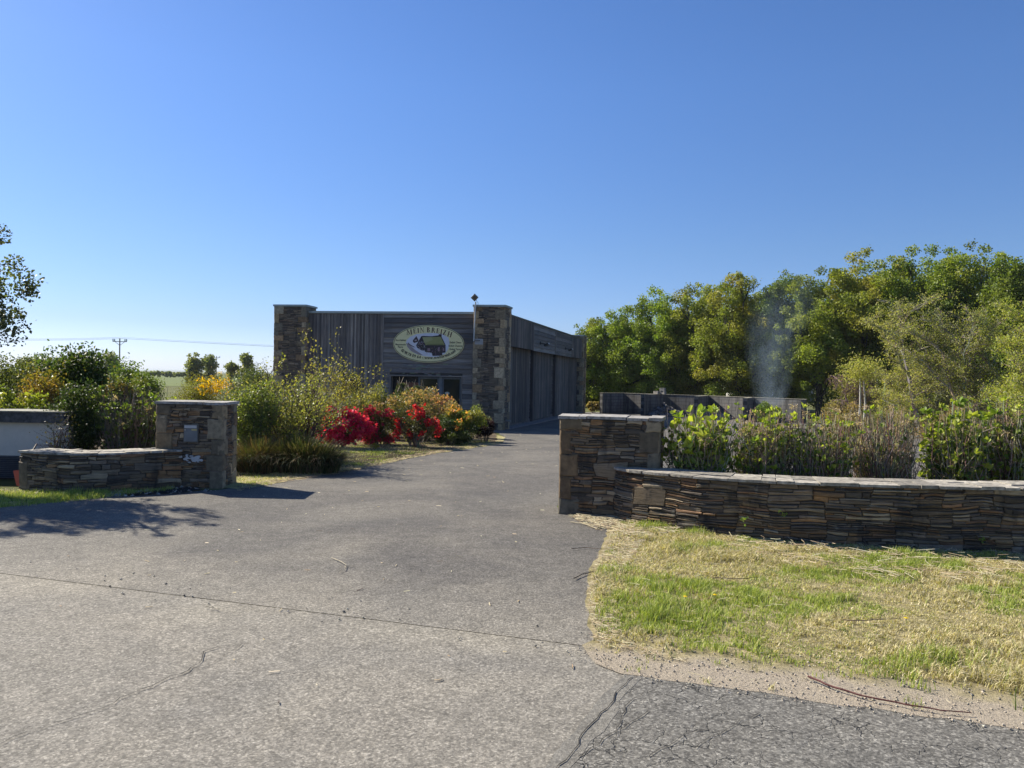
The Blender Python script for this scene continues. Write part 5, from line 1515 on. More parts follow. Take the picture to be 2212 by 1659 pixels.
# --- left foreground tree (crown reaches into the frame) and its shade on the asphalt
tree("oak_tree", "small leaved tree leaning into the left edge of the view, against the sky", "tree", -8.2, 10.6, 2.6, (1.85, 1.1, 1.05), ((.07, .085, .05), (.10, .12, .06), (.055, .07, .04)), 605, n=24000, leaf=.05, k=95, rc=(.13, .30), trunk=.11, nl=30, shell=.4, flat=.9)

# --- the row of trees on the right
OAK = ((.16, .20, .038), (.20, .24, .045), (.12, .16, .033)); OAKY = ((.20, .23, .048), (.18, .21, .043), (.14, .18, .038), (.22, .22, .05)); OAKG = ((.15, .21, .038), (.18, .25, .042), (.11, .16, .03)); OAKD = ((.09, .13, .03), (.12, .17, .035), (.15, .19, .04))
for i, (px_, Y_, hw, top, bot, cols, lab) in enumerate([
    (1282, 60, 50, 694, 872, OAK, "thin topped tree just behind the far corner of the building"),
    (1348, 59, 58, 668, 870, OAKG, "green tree left of the loose blocks on the bay wall"),
    (1428, 57, 62, 636, 868, OAKG, "bright green oak behind the left block bay"),
    (1508, 56, 66, 626, 855, OAKY, "olive oak with brownish young leaves behind the middle block bays"),
    (1592, 53, 78, 602, 852, OAKY, "broad bronze green oak left of the smoke"),
    (1690, 52, 62, 604, 830, OAKD, "dark oak standing in the smoke"),
    (1772, 49, 78, 592, 838, OAK, "oak with deep shade beneath just right of the smoke"),
    (1880, 48, 88, 553, 835, OAKY, "tall yellow green oak behind the bare pale tree"),
    (2000, 47, 88, 538, 815, OAKG, "tallest green oak of the row on the right"),
    (2105, 46, 78, 548, 815, OAK, "rounded oak at the right end of the row"),
    (2188, 42, 52, 572, 850, OAKD, "dark oak half hidden at the right edge of the picture")]):
    zt_, zb_ = Z(px_, top, Y_), Z(px_, bot, Y_); zb_ -= 1.3; cz_ = (zt_ + zb_) / 2; Rz = (zt_ - zb_) / 2; Rx = hw / FPX * Y_ * 1.42
    tree("oak_tree", lab, "tree", X(px_, Y_), Y_, cz_, (Rx, Rx * .95, Rz * 1.0), cols, 700 + i, n=62000, leaf=.13, k=150, rc=(.35, .9), trunk=.24, group="oaks in a row behind the block bays", bark=(.05, .045, .038), shell=.5)
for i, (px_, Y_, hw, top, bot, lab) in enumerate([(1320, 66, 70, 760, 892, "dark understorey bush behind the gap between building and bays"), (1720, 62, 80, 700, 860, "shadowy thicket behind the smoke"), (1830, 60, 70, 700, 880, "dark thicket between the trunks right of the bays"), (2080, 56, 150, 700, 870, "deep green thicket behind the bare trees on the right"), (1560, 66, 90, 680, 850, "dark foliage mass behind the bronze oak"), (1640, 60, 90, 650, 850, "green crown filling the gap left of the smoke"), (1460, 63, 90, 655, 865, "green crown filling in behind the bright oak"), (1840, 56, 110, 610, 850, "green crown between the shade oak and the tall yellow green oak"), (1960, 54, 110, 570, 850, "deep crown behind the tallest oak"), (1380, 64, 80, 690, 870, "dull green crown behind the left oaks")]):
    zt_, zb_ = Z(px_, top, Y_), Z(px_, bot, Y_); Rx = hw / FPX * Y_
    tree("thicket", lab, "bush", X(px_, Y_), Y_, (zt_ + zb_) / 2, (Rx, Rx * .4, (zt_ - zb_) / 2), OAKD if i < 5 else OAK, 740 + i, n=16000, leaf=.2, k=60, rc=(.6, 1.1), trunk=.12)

# pale trees in front of the row, still almost bare
def bare_tree(label, x, y, h, w, seed, nleaf, leafcols, col=(.26, .23, .18), name="bare_tree", leaf=.07, r0=.10, group=None, trunks=1, droop=0, cat="tree", zb_=None):
    rng = np.random.default_rng(seed); rg = random.Random(seed)
    z = zf(y) if zb_ is None else zb_
    root = thing(name, label, cat, (x, y, z), 0, group); mb = MB(); tips = []
    def grow(p, d, L, r, dep):
        pts = [p]; k = 5; dd = d
        for i in range(k):
            dd = (dd + Vector((rg.uniform(-1, 1), rg.uniform(-1, 1), rg.uniform(-.6, .7) - droop * dep * .3)) * .22).normalized()
            p = p + dd * L / k; pts.append(p)
            if dep > 1: tips.append(p)
        mb.tube(pts, [max(r * (1 - .13 * i), .004) for i in range(k + 1)], 5 if dep < 2 else 3, tuple(c * rg.uniform(.75, 1.25) for c in col), cap=False)
        if dep < 4:
            for i in range(1, k + 1):
                for _ in range(2 if dep < 3 else 1):
                    if rg.random() < (.85 if dep < 3 else .75):
                        a = rg.uniform(0, 6.283)
                        side = Vector((math.cos(a), math.sin(a) * .8, rg.uniform(-.15, .6) - droop * .4))
                        grow(pts[i], (dd * .45 + side * (w / h * 1.5)).normalized(), L * rg.uniform(.3, .52), r * .42, dep + 1)
    for t in range(trunks):
        a = rg.uniform(0, 6.283)
        grow(Vector((math.cos(a) * .15 * (trunks > 1), math.sin(a) * .1, -.05)), Vector((math.cos(a) * .3 * (trunks > 1), 0, 1)).normalized(), h * (.75 if trunks == 1 else .6), r0, 0)
    kz = h / max(t.z for t in tips)
    mb.v = [(v[0], v[1], v[2] * kz) for v in mb.v]
    mb.build("branches", TWIG, root)
    tp = np.array([tuple(t) for t in tips]); tp[:, 2] *= kz; idx = rng.integers(0, len(tp), nleaf)
    leaf_mesh("foliage", tp[idx] + rng.normal(size=(nleaf, 3)) * leaf * 1.3, leaf * rng.uniform(.5, 1.2, nleaf), palette(rng, nleaf, leafcols, .25), LEAF, root, rng, .6)
    return root
WIL = ((.30, .32, .10), (.25, .28, .085), (.34, .33, .13))
bare_tree("pale half bare tree with grey branches in the middle of the right plot", X(1990, 31), 31, Z(1990, 632, 31) - zf(31), 3.6, 801, 10000, WIL, r0=.11)
bare_tree("multi stemmed willow in thin leaf near the right edge", X(2100, 29), 29, Z(2100, 650, 29) - zf(29), 2.6, 802, 20000, ((.22, .25, .07), (.27, .27, .09), (.17, .2, .06)), r0=.08, trunks=3)
bare_tree("yellow green willow rising at the right edge of the picture", X(2215, 26), 26, Z(2200, 575, 26) - zf(26), 3.4, 803, 42000, ((.28, .32, .07), (.22, .28, .06), (.33, .34, .10)), r0=.09, trunks=3)
bare_tree("low pinkish brown weeping bush at the foot of the oaks", X(1858, 36), 36, Z(1850, 808, 36) - zf(36), 3.2, 804, 3500, ((.22, .17, .12), (.17, .16, .07)), col=(.20, .13, .115), r0=.06, trunks=3, droop=.9, cat="bush", name="weeping_bush")
bare_tree("grey green bushy sapling in front of the pale tree", X(1935, 33.5), 33.5, Z(1935, 770, 33.5) - zf(33.5), 2.4, 805, 9000, WIL, r0=.06, trunks=2)
bare_tree("twiggy olive bush filling the space right of the pale tree", X(2040, 32.5), 32.5, Z(2040, 745, 32.5) - zf(32.5), 2.6, 806, 9000, ((.16, .17, .07), (.2, .19, .09)), r0=.06, trunks=3, cat="bush", name="bush")
shr("shrub", "yellow leaved rounded shrub low between oaks and pale tree", 1815, 1900, 790, 40, ((.22, .22, .07), (.17, .18, .06)), 811, n=7000, leaf=.09, k=36)
for i, px_ in enumerate((1857, 1868)):
    t_ = thing("birch_tree", "slim white birch trunk low on the right, %s of the two" % ("left" if i == 0 else "right"), "tree", (X(px_, 35), 35, zf(35)), 0, "two slim birches")
    mb = MB(); h_ = Z(px_, 812, 35) - zf(35); mb.tube([(0, 0, -.05), (.05, 0, h_ * .5), (.02 - .1 * i, 0, h_)], [.05, .04, .03], 6, (.55, .52, .46)); mb.build("trunk", TWIG, t_)
    rng = np.random.default_rng(820 + i); n_ = 1600
    leaf_mesh("crown", np.array([0, 0, h_ + .25]) + rng.normal(size=(n_, 3)) * np.array([.45, .4, .3]), .08, palette(rng, n_, WIL, .2), LEAF, t_, rng)
shr("shrub", "low buff heather mound beyond the hedge, left of the two mounds", 1780, 1880, 869, 25.5, ((.22, .19, .08), (.26, .2, .10), (.16, .16, .06)), 812, n=9000, leaf=.05, k=44, low=0, stems=6, dep=2.2)
shr("shrub", "low pinkish mound of ground cover right of the buff heather mound", 1985, 2110, 876, 23.5, ((.26, .20, .14), (.22, .18, .10), (.18, .17, .07)), 813, n=9000, leaf=.05, k=44, low=0, stems=6, dep=2.2)
shr("shrub", "grey green low shrub between the two mounds", 1880, 1990, 874, 25.0, ((.14, .15, .06), (.2, .18, .09)), 814, n=7000, leaf=.05, k=40, low=0, stems=6, dep=1.6)
shr("fern_clump", "green fern growing by the smoking bay", 1628, 1680, 868, 36, ((.09, .15, .04), (.13, .18, .05)), 815, n=3000, leaf=.09, k=22, aspect=.4)
shr("shrub", "dry straw coloured weeds at the left end of the block bays", 1266, 1302, 868, 49.5, ((.30, .24, .12), (.22, .18, .09), (.34, .3, .14)), 816, n=3500, leaf=.10, k=22, low=0)
shr("hedge", "far hedge glimpsed under the oaks beyond the bays", 1280, 1830, 862, 74, ((.12, .15, .05), (.16, .18, .07)), 817, n=9000, leaf=.25, k=80, rc=(.5, .9), dep=2, cat='hedge', stems=10)
shr("hedge", "green thicket closing the far right of the plot", 1890, 2300, 842, 40, ((.10, .13, .04), (.14, .16, .05)), 818, n=16000, leaf=.12, k=90, rc=(.35, .7), dep=2, cat='hedge', stems=10, low=0)

# small weeds at the feet of walls and pillars
for i, (px_, py_, w_, h_, cols, lab) in enumerate([(428, 1050, .42, .30, DKG, "dark weed at the foot of the left gate pillar under the letterbox"), (462, 1052, .25, .16, DKG, "small dark weed at the corner of the left gate pillar"), (1560, 1156, .12, .13, MG, "small green weed against the right low wall near its curved end"),
    (1478, 1140, .22, .10, MG, "creeping weed under the curved end of the right wall"), (1270, 1110, .06, .05, YG, "tiny tuft at the foot of the right gate pillar"), (1211, 1100, .10, .08, YG, "yellow green weed left of the right gate pillar base"), (300, 1058, .22, .16, DKG, "tuft of dark weeds at the foot of the left low wall")]):
    p = G(px_, py_)
    shrub("weed", lab, "weed", p.x, p.y, w_, w_ * .6, h_, cols, 850 + i, n=int(500 + 3000 * w_), leaf=.022 + .02 * (w_ > .2), k=12, stems=6, stemr=.003, low=0)
# ivy leaf sprigs on the right wall face
for i, (px_, py_) in enumerate(((1610, 1122), (1690, 1110), (2120, 1165))):
    F_, L_, pos_f, nrm_f = pathF(RW)
    Yg = {0: 7.86, 1: 7.72, 2: 7.4}[i]
    p = at(px_, py_, Yg - .05); rng = np.random.default_rng(870 + i)
    t_ = thing("wall_sprig", "bright leafy sprig on the face of the right low wall, %s of three" % ("leftmost", "middle", "rightmost")[i], "plant", tuple(p), 0, "sprigs growing out of the right wall")
    leaf_mesh("leaves", rng.normal(size=(9, 3)) * np.array([.022, .01, .022]), .035, palette(rng, 9, ((.12, .2, .05), (.2, .28, .08)), .2), LEAF, t_, rng, .8)
    mb = MB(); mb.tube([(0, .07, -.03), (.0, .0, -.01), (.01, 0, .015)], .0015, 4, (.1, .12, .05)); mb.build("stem", TWIG, t_)
# dandelions
for i, (px_, py_) in enumerate(((1544, 1304), (1957, 1356), (1480, 1308))):
    p = G(px_, py_); t_ = thing("dandelion", ("yellow dandelion in the left part of the verge", "yellow dandelion in the right part of the verge", "half open dandelion nearest the driveway edge")[i], "flower", (p.x, p.y, .014), 0, "dandelions in the verge")
    mb = MB(); mb.tube([(0, 0, 0), (.004, 0, .05)], .0015, 4, (.12, .18, .05)); mb.build("stem", TWIG, t_)
    mb = MB(); mb.add([(0, 0, .058)] + [(.016 * math.cos(a), .016 * math.sin(a), .052) for a in np.linspace(0, 6.283, 13)[:-1]] + [(0, 0, .046)], [(0, 1 + k, 1 + (k + 1) % 12) for k in range(12)] + [(13, 1 + (k + 1) % 12, 1 + k) for k in range(12)], (.75, .55, .02)); mb.build("flower_head", PETAL, t_)

# ---------------------------------------------------------------- twigs, straw, stones lying about
def stick(label, pts, r, col, name="twig", group=None, z=.016, forks=()):
    P = [G(*p) for p in pts]; c = P[0].copy(); rg = random.Random(len(label))
    mb = MB()
    Q = []
    for a, b in zip(P, P[1:]):
        for k in range(4): Q.append(a.lerp(b, k / 4) - c + Vector((rg.uniform(-.006, .006), rg.uniform(-.006, .006), rg.uniform(0, .004))))
    Q.append(P[-1] - c)
    Q = [Vector((q.x, q.y, q.z + r)) for q in Q]
    mb.tube(Q, [r * (1 - .6 * i / len(Q)) for i in range(len(Q))], 5, col)
    for (i, dx, dy) in forks:
        q = Q[i]; mb.tube([q, q + Vector((dx, dy, .004))], [r * .6, r * .3], 4, col)
    o = mb.build(name, TWIG); o.location = (c.x, c.y, c.z + z)
    tag(o, label, "twig", group)
TG = "loose twigs on the asphalt and verge"
stick("pale crooked twig lying alone mid driveway", [(715, 1210), (733, 1216), (748, 1226), (742, 1236), (733, 1242)], .004, (.40, .34, .24), group=TG, forks=((9, .05, .01),))
stick("short pale twig on the road below the joint", [(446, 1317), (462, 1319), (479, 1325)], .004, (.36, .31, .22), group=TG)
stick("longest straw coloured stick below the curved wall end", [(1292, 1140), (1330, 1148), (1366, 1164)], .009, (.42, .34, .20), group=TG)
stick("straw stick left of the curved wall end", [(1233, 1132), (1262, 1136), (1290, 1147)], .006, (.46, .38, .24), group=TG)
stick("dark twig across the straw at the pillar foot", [(1288, 1146), (1310, 1138), (1330, 1137)], .004, (.14, .10, .07), group=TG)
stick("thin twig just below the straw at the driveway edge", [(1235, 1190), (1262, 1188), (1300, 1190)], .004, (.18, .12, .08), group=TG)
stick("forked brown twig overhanging the driveway edge", [(1240, 1255), (1262, 1245), (1285, 1240), (1310, 1222)], .005, (.16, .12, .08), group=TG, forks=((5, .06, .05), (9, -.05, .05)))
stick("pale bent stick along the verge edge", [(1283, 1247), (1295, 1265), (1300, 1285)], .006, (.40, .33, .22), group=TG, forks=((4, .04, -.04),))
stick("small pale chip of stem mid driveway", [(985, 1206), (1003, 1207)], .004, (.4, .35, .25), group=TG)
stick("short brown twig lying in the middle of the grass verge", [(1540, 1258), (1590, 1260), (1640, 1256)], .004, (.14, .10, .06), group=TG, z=.03)
stick("long thin twig on the right part of the verge", [(1820, 1350), (1880, 1352), (1945, 1346)], .004, (.2, .14, .09), group=TG, z=.03)
stick("dark red bramble cane lying on the sand beside the coarse asphalt", [(1745, 1472), (1800, 1495), (1870, 1517), (1960, 1534), (2030, 1546), (2098, 1551)], .006, (.09, .022, .02), name="bramble_cane", z=.02)
rng = np.random.default_rng(91)
def litter(name, label, cat, n, region, L, r, cols, seed, z=.02, rz=.02):
    rng = np.random.default_rng(seed); P = region(rng, n); n = len(P); mbs = []
    a = rng.uniform(0, 6.283, n); l = rng.uniform(L[0], L[1], n); d = np.stack([np.cos(a), np.sin(a), rng.uniform(-.12, .12, n)], 1) * l[:, None] / 2
    P = np.concatenate([P, (zfn(P[:, 1]) + z + rng.random(n) * rz)[:, None]], 1)
    s = np.stack([-np.sin(a), np.cos(a), np.zeros(n)], 1) * r; u = np.array([0, 0, r])
    bend = rng.normal(0, .06, (n, 1)) * np.stack([-np.sin(a), np.cos(a), np.zeros(n)], 1) * l[:, None]
    V = []
    for c in (P - d, P + bend, P + d): V += [c - s, c + u * 1.6, c + s]
    V = np.stack(V, 1).reshape(-1, 3); o = np.arange(n)[:, None] * 9
    F = np.concatenate([o + np.array([[b, b + 3, b + 4, b + 1]]) for b in (0, 1, 3, 4)] + [o + np.array([[b + 2, b, b + 3, b + 5]]) for b in (0, 3)], 0)
    C = np.repeat(palette(rng, n, cols, .3), 9, axis=0)
    return tag(fast_mesh(name, V, F, C, TWIG), label, cat, kind='stuff')
def region_poly(poly, dens=None):
    def f(rng, n):
        xs_ = [p[0] for p in poly]; ys_ = [p[1] for p in poly]
        x = rng.uniform(min(xs_), max(xs_), n * 4); y = rng.uniform(min(ys_), max(ys_), n * 4); k = inpoly(x, y, poly)
        if dens is not None: k &= rng.random(len(x)) < dens(x, y)
        return np.stack([x[k], y[k]], 1)[:n]
    return f
ST = ((.50, .42, .26), (.40, .32, .18), (.30, .22, .13), (.56, .50, .34))
band_poly = [(p.x, p.y) for p in [G(1560, 1165), G(1740, 1180), G(1973, 1192), G(2212, 1202), G(2300, 1240), G(2000, 1270), G(1700, 1235), G(1560, 1200)]]
litter("hedge_clippings", "straw coloured hedge clippings strewn along the foot of the right wall", "clippings", 450, region_poly(band_poly, lambda x, y: vnoise(x * 3, y * 4, 4) * 1.3), (.04, .20), .002, ST, 92, .03, .04)
pil_poly = [(p.x, p.y) for p in [G(1225, 1114), G(1340, 1122), G(1400, 1135), G(1480, 1150), G(1400, 1165), G(1330, 1160), G(1260, 1135)]]
litter("straw_litter", "dry straw heaped at the foot of the right gate pillar", "straw", 1300, region_poly(pil_poly, lambda x, y: vnoise(x * 8, y * 8, 7) * 1.4), (.02, .12), .0018, ST, 93, .01, .03)
edge_poly = [(p.x, p.y) for p in [G(1335, 1130), G(1395, 1165), G(1350, 1230), G(1325, 1300), G(1345, 1390), G(1500, 1440), G(1290, 1400), G(1272, 1330), G(1268, 1280), G(1290, 1210)]]
litter("dry_grass_edge", "dry straw along the ragged edge of the verge and driveway", "straw", 3000, region_poly(edge_poly), (.02, .07), .0012, ST, 94, .012, .02)
litter("scattered_straw", "short dry stems scattered through the verge grass", "straw", 1500, region_poly(vg), (.02, .08), .001, ST, 95, .02, .04)
le = [(p.x, p.y) for p in [G(515, 1052), G(640, 1030), G(740, 1014), G(870, 988), G(985, 968), G(1080, 952), G(1090, 957), G(985, 974), G(870, 995), G(740, 1024), G(640, 1040), G(515, 1062)]]
litter("lawn_edge_straw", "straw and dead leaves along the lawn edge of the driveway", "straw", 2600, region_poly(le), (.03, .12), .004, ((.42, .33, .18), (.32, .24, .14), (.22, .16, .1)), 96, .012, .02)
tw_poly = [(-6, 4.5), (0.4, 3.4), (0.4, 9), (3, 30), (-1, 26), (-4, 11)]
litter("asphalt_debris", "small pale leaf and stem bits scattered over the asphalt", "debris", 260, region_poly(tw_poly), (.01, .07), .003, ST + ((.08, .06, .05),), 97, .011, .002)
def pebbles(name, label, n, region, r, cols, seed, z=.012):
    rng = np.random.default_rng(seed); P = region(rng, n); n = len(P)
    base = np.array([(1, 0, 0), (0, 1, 0), (-1, 0, 0), (0, -1, 0), (0, 0, .8), (0, 0, -.4)], float)
    a = rng.uniform(0, 6.28, n); c, s = np.cos(a), np.sin(a); R_ = r[0] + (r[1] - r[0]) * rng.random(n) ** 3
    B_ = base[None] * (1 + rng.uniform(-.3, .3, (n, 6, 1))); V = np.stack([B_[..., 0] * c[:, None] - B_[..., 1] * s[:, None], B_[..., 0] * s[:, None] + B_[..., 1] * c[:, None], B_[..., 2]], 2) * R_[:, None, None]
    V += np.concatenate([P, (zfn(P[:, 1]) + z)[:, None]], 1)[:, None]
    F0 = np.array([(0, 1, 4), (1, 2, 4), (2, 3, 4), (3, 0, 4), (1, 0, 5), (2, 1, 5), (3, 2, 5), (0, 3, 5)])
    F = (np.arange(n)[:, None, None] * 6 + F0[None]).reshape(-1, 3)
    return tag(fast_mesh(name, V.reshape(-1, 3), F, np.repeat(palette(rng, n, cols, .3), 6, axis=0), PLAIN), label, "gravel", kind='stuff')
sand_poly = [(0.30, 4.42), (0.72, 4.04), (2.38, 3.52), (6, edgeY(6) - .06), (6, edgeY(6) + .7), (2.6, 4.3), (1.2, 4.75), (0.5, 4.8)]
pebbles("sand_gravel", "fine gravel on the sandy strip between verge and road", 6500, region_poly(sand_poly), (.002, .009), ((.40, .34, .26), (.34, .29, .22), (.46, .41, .32), (.22, .19, .16)), 98)
pebbles("road_gravel", "loose dark grit scattered on the road by the joint", 150, region_poly([(-4, 5.8), (.5, 4.4), (.9, 4.2), (.5, 4.9), (-4, 6.4)]), (.003, .013), ((.05, .05, .05), (.3, .28, .24)), 99, .012)
pebbles("wall_foot_rubble", "pale rubble crumbs at the foot of the left low wall", 160, region_poly([(p.x, p.y) for p in [G(180, 1068), G(400, 1052), G(470, 1062), G(280, 1074)]]), (.008, .035), ((.42, .41, .38), (.3, .29, .27)), 100, .012)
M_CONC = make_attr_mat("pale_concrete", 7, .75, 1.2, .9, .3, .005)
cs_ = sheet("concrete_apron", rough_poly([(p.x, p.y) for p in [G(255, 1071), G(330, 1062), G(400, 1055), G(440, 1060), G(395, 1067), G(300, 1072)]], .1, .02, 17), .020, M_CAP)

# ---------------------------------------------------------------- concrete block bays
bays = thing("block_bays", "row of open concrete block storage bays with dark streaks", "storage bays", (0, 0, 0))
near = [(5.7, 49.0), (7.85, 46.2), (10.5, 43.8), (12.5, 41.2), (15.35, 40.5)]
backp = [(7.3, 50.4), (9.5, 48.3), (11.8, 46.4), (13.7, 43.9), (15.75, 41.4)]
ZBK = at(1300, 849.5, 49).z
def block_wall(name, p, q, parent, th=.2, zt=ZBK, cap=True, z0=None):
    p, q = Vector(p), Vector(q); d = q - p; L = d.length
    zg = (zf(p.y) if z0 is None else z0) - .1
    m = MB(); m.box((0, -th / 2, 0), (L, th / 2, zt - zg), (1, 1, 1))
    o = m.build(name, M_BLOCK, parent); o.location = (p.x, p.y, zg); o.rotation_euler = (0, 0, math.atan2(d.y, d.x))
    if cap:
        m = MB(); m.box((-.02, -th / 2 - .02, zt - zg + .002), (L + .02, th / 2 + .02, zt - zg + .035), (.26, .24, .18))
        m.build("coping", M_CAP, o)
    return o
dirb = (Vector(backp[-1]) - Vector(backp[0])).normalized()
for a, b in zip(backp, backp[1:]):
    aa = Vector(a) + dirb * .11; bb = Vector(b) - dirb * .11
    block_wall("back_wall", aa, bb, bays)
for k, (a, b) in enumerate(zip(near, backp)): block_wall("divider_wall", a, Vector(b) + (Vector(b) - Vector(a)).normalized() * .1, bays, .22)
for i, (px_, dz, lab) in enumerate(((1418, 0, "loose concrete block on the bay wall, lower left one"), (1431, 0, "loose concrete block on the bay wall under the top one"), (1430, .2, "loose concrete block topping the little stack on the bay wall"))):
    m = MB(); m.box((-.17, -.1, 0), (.17, .1, .19), (.30, .28, .25)); m.box((-.10, -.101, .1), (.10, .101, .192), (.2, .19, .17))
    o = m.build("concrete_block", M_CAP); p_ = at(px_, 850, 47.6 + i * .0); o.location = (p_.x, 47.6 + (.0 if i == 0 else -.18), ZBK + .04 + dz); o.rotation_euler = (0, 0, R(-50 if i < 2 else -42))
    tag(o, lab, "concrete block", "loose blocks on the bay wall")
# heaps inside the bays
for i, (x_, y_, w_, h_, c_, lab, nm) in enumerate([(9.3, 46.6, 1.2, .75, (.13, .12, .11), "grey rubble heap in the second block bay", "rubble_heap"), (11.6, 44.6, 1.2, .6, (.24, .2, .16), "buff stone heap in the third block bay", "rubble_heap"), (13.9, 41.6, 1.4, .55, (.06, .05, .045), "smouldering dark heap of garden waste under the smoke", "fire_heap")]):
    rng = np.random.default_rng(910 + i); n_ = 420
    r_ = np.sqrt(rng.random(n_)); a_ = rng.uniform(0, 6.28, n_); x = np.cos(a_) * r_ * w_; y = np.sin(a_) * r_ * w_ * .6; z = h_ * (1 - r_) * rng.uniform(.6, 1, n_)
    base = np.array([(1, 0, 0), (0, 1, 0), (-1, 0, 0), (0, -1, 0), (0, 0, .8), (0, 0, -.8)], float)
    V = base[None] * rng.uniform(.06, .2, (n_, 1, 1)) * (1 + rng.uniform(-.4, .4, (n_, 6, 3))) + np.stack([x, y, z], 1)[:, None]
    F0 = np.array([(0, 1, 4), (1, 2, 4), (2, 3, 4), (3, 0, 4), (1, 0, 5), (2, 1, 5), (3, 2, 5), (0, 3, 5)])
    o = fast_mesh(nm, V.reshape(-1, 3), (np.arange(n_)[:, None, None] * 6 + F0[None]).reshape(-1, 3), np.repeat(palette(rng, n_, (c_,), .4), 6, axis=0), PLAIN)
    o.location = (x_, y_, zf(y_)); tag(o, lab, "heap")

# smoke rising from the heap
def smoke():
    m = bpy.data.materials.new("smoke"); m.use_nodes = True; nt = m.node_tree; nt.nodes.remove(nt.nodes["Principled BSDF"])
    pv = N(nt, "ShaderNodeVolumePrincipled"); pv.inputs["Color"].default_value = (.62, .80, 1.0, 1); pv.inputs["Anisotropy"].default_value = .25
    v = ocoord(nt); sp_ = N(nt, "ShaderNodeSeparateXYZ"); nt.links.new(v, sp_.inputs[0]); x, y, z = sp_.outputs
    wob = mth(nt, 'MULTIPLY', mth(nt, 'SINE', mth(nt, 'MULTIPLY', z, 1.1)), .22)
    dx = mth(nt, 'SUBTRACT', x, mth(nt, 'ADD', wob, mth(nt, 'MULTIPLY', z, .17)))
    r2 = mth(nt, 'SQRT', mth(nt, 'ADD', mth(nt, 'MULTIPLY', dx, dx), mth(nt, 'MULTIPLY', y, y)))
    Rz_ = mth(nt, 'ADD', mth(nt, 'MULTIPLY', z, .20), .8)
    f = mth(nt, 'SUBTRACT', 1.0, mth(nt, 'DIVIDE', r2, Rz_), clamp=True)
    nz = ramp(nt, noise(nt, ocoord(nt, (1.4, 1.4, .6)), 1.0, 4, .6, 1.2), [(.38, 0.0), (.72, 1.0)])
    fade = mth(nt, 'SUBTRACT', 1.0, mth(nt, 'DIVIDE', z, 8.6), clamp=True)
    d = mth(nt, 'MULTIPLY', mth(nt, 'MULTIPLY', f, nz), mth(nt, 'MULTIPLY', mth(nt, 'POWER', fade, 1.5), 0.6))
    nt.links.new(d, pv.inputs["Density"]); nt.links.new(pv.outputs[0], nt.nodes["Material Output"].inputs["Volume"])
    mb = MB(); mb.tube([(0, 0, -.1), (.5, 0, 2), (.9, 0, 4.5), (1.4, 0, 8.5)], [1.1, 1.5, 2.0, 2.8], 14, cap=True)
    o = mb.build("smoke_plume", m); o.location = (13.55, 41.7, zf(41.6) + .2)
    tag(o, "thin bluish smoke drifting up from the right end block bay past the oaks", "smoke", kind='stuff')
smoke()

# ---------------------------------------------------------------- far buildings glimpsed under the trees
for i, (p0, p1, top, Y_, c_, lab) in enumerate([(1395, 1500, 832, 84, (.55, .54, .52), "white walled far house seen between the oak trunks"), (1600, 1760, 838, 90, (.50, .47, .42), "pale far shed behind the smoking bay"), (1275, 1372, 842, 88, (.45, .45, .47), "light grey far roofed shed behind the leftmost oaks")]):
    xa, xb = X(p0, Y_), X(p1, Y_); zt_ = Z((p0 + p1) / 2, top, Y_); z0_ = -.57
    h = thing("far_house" if i == 0 else "far_shed", lab, "house" if i == 0 else "shed", ((xa + xb) / 2, Y_, z0_)); W2 = (xb - xa) / 2; H_ = zt_ - z0_
    m = MB(); m.box((-W2, 0, -.1), (W2, 6, H_), c_); m.build("wall", PLAIN, h)
    m = MB(); m.prism([(-.3, H_ + .01), (6.3, H_ + .01), (3, H_ + 1.6)], -W2 - .2, W2 + .2, (.16, .165, .18), M=Matrix(((0, 0, 1, 0), (1, 0, 0, 0), (0, 1, 0, 0), (0, 0, 0, 1)))); m.build("roof", PLAIN, h)
    for k in range(3):
        xx = -W2 + W2 * 2 * (k + .5) / 3; m = MB(); m.box((xx - .5, -.03, H_ * .35), (xx + .5, -.003, H_ * .8), (.05, .06, .08)); m.build("window", PLAIN, h)

# ---------------------------------------------------------------- far left: poles, wires, trees
def pole(label, px, ytop, Y, s=1.0):
    xt = X(px, Y); zt_ = Z(px, ytop, Y); t = thing("utility_pole", label, "pole", (xt, Y, -.57), 0, "utility poles on the skyline"); H = zt_ + .57
    m = MB(); m.tube([(0, 0, -.2), (0, 0, H)], [.17 * s, .12 * s], 8, (.14, .11, .09)); m.build("pole_shaft", BARK, t)
    m = MB(); m.box((-1.5, -.08, H - .75), (1.5, .08, H - .6), (.25, .24, .22)); m.tube([(-1.1, 0, H - .65), (0, 0, H - 1.5)], .05, 5, (.2, .2, .2)); m.tube([(1.1, 0, H - .65), (0, 0, H - 1.5)], .05, 5, (.2, .2, .2)); m.build("crossarm", METAL, t)
    for dx in (-2.2, -1.1, 1.1, 2.2)[1:3] + (-1.45, 1.45):
        m = MB(); m.tube([(dx, 0, H - .6), (dx, 0, H - .35), (dx, 0, H - .1)], [.10, .13, .07], 8, (.35, .4, .38)); m.build("insulator", METAL, t)
    return Vector((xt, Y, zt_))
pA = pole("tall utility pole with crossarm on the left skyline", 257.5, 731, 164)
pB = pole("small distant utility pole right of the far round trees", 467, 769, 330, 1.2)
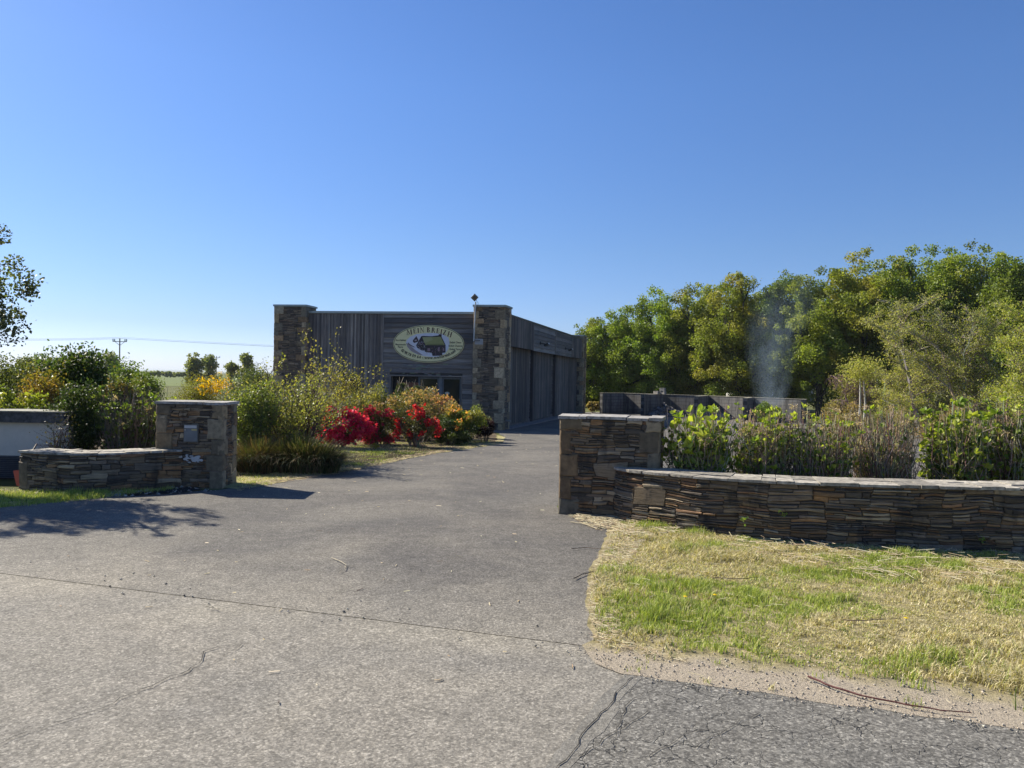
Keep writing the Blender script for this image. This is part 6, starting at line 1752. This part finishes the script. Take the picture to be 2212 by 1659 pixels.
for i, dx in enumerate((-1.45, 0, 1.45)):
    m = MB(); pts = []
    for (x0, y0, z0_, x1, y1, z1_) in ((-125, 150, Z(0, 738, 157) + .5, pA.x, pA.y, pA.z), (pA.x, pA.y, pA.z, pA.x + 120, 190, Z(600, 755, 178) - .3)):
        for k in range(15):
            t = k / 14; pts.append((x0 + (x1 - x0) * t + dx * .3, y0 + (y1 - y0) * t + dx * .7, z0_ + (z1_ - z0_) * t - 1.2 * 4 * t * (1 - t) * .5 + (.0 if dx else .25)))
    m.tube(pts, .017, 4, (.12, .12, .13), cap=False)
    tag(m.build("power_cable", METAL), ("lowest front strand of the power line across the left sky", "middle strand of the power line across the left sky", "rear strand of the power line across the left sky")[i], "cable", "power line strands")
for i, (px_, top, hw, Y_, lab) in enumerate([(236, 763, 16, 120, "small round tree on the skyline just left of the tall utility pole"), (419, 766, 16, 125, "feathery far tree, left of the pair beside the small pole"), (453, 769, 13, 130, "feathery far tree, right of the pair beside the small pole"), (532, 767, 11, 110, "narrow far tree near the left building pillar"), (500, 786, 9, 112, "tiny dark far bush between skyline trees")]):
    zt_ = Z(px_, top, Y_); Rx = hw / FPX * Y_; zc = (zt_ + .9) / 2
    tree("skyline_tree", lab, "tree", X(px_, Y_), Y_, zc + .1, (Rx, Rx, (zt_ - .7) / 2), ((.17, .20, .09), (.14, .17, .08), (.20, .22, .10)), 950 + i, n=2600, leaf=.3, k=24, rc=(.5, .9), trunk=.14, nl=10)
tree("skyline_bush", "dark low bush at the foot of the far feathery trees", "bush", X(440, 125), 124, .6, (3.0, 1.5, 1.3), ((.08, .10, .05),), 960, n=2200, leaf=.3, k=20, rc=(.5, .8), trunk=.1, nl=6)
shr("far_hedge", "thin hedge line along the far field on the left horizon", 150, 600, 802, 260, ((.16, .19, .10), (.19, .22, .12)), 961, n=9000, leaf=.5, k=200, rc=(.3, .6), dep=3, cat='hedge', stems=3)

# ---------------------------------------------------------------- thin haze over the land
hz, hnt = bpy.data.materials.new("haze"), None
hz.use_nodes = True; hnt = hz.node_tree; hnt.nodes.remove(hnt.nodes["Principled BSDF"])
hv = N(hnt, "ShaderNodeVolumePrincipled"); hv.inputs["Density"].default_value = 0.00015; hv.inputs["Color"].default_value = (.86, .92, 1, 1)
hnt.links.new(hv.outputs[0], hnt.nodes["Material Output"].inputs["Volume"])
mb = MB(); mb.box((-9000, -600, -4), (9000, 12000, 26)); tag(mb.build("haze", hz), "thin pale haze lying over the far fields", "haze", kind='stuff')
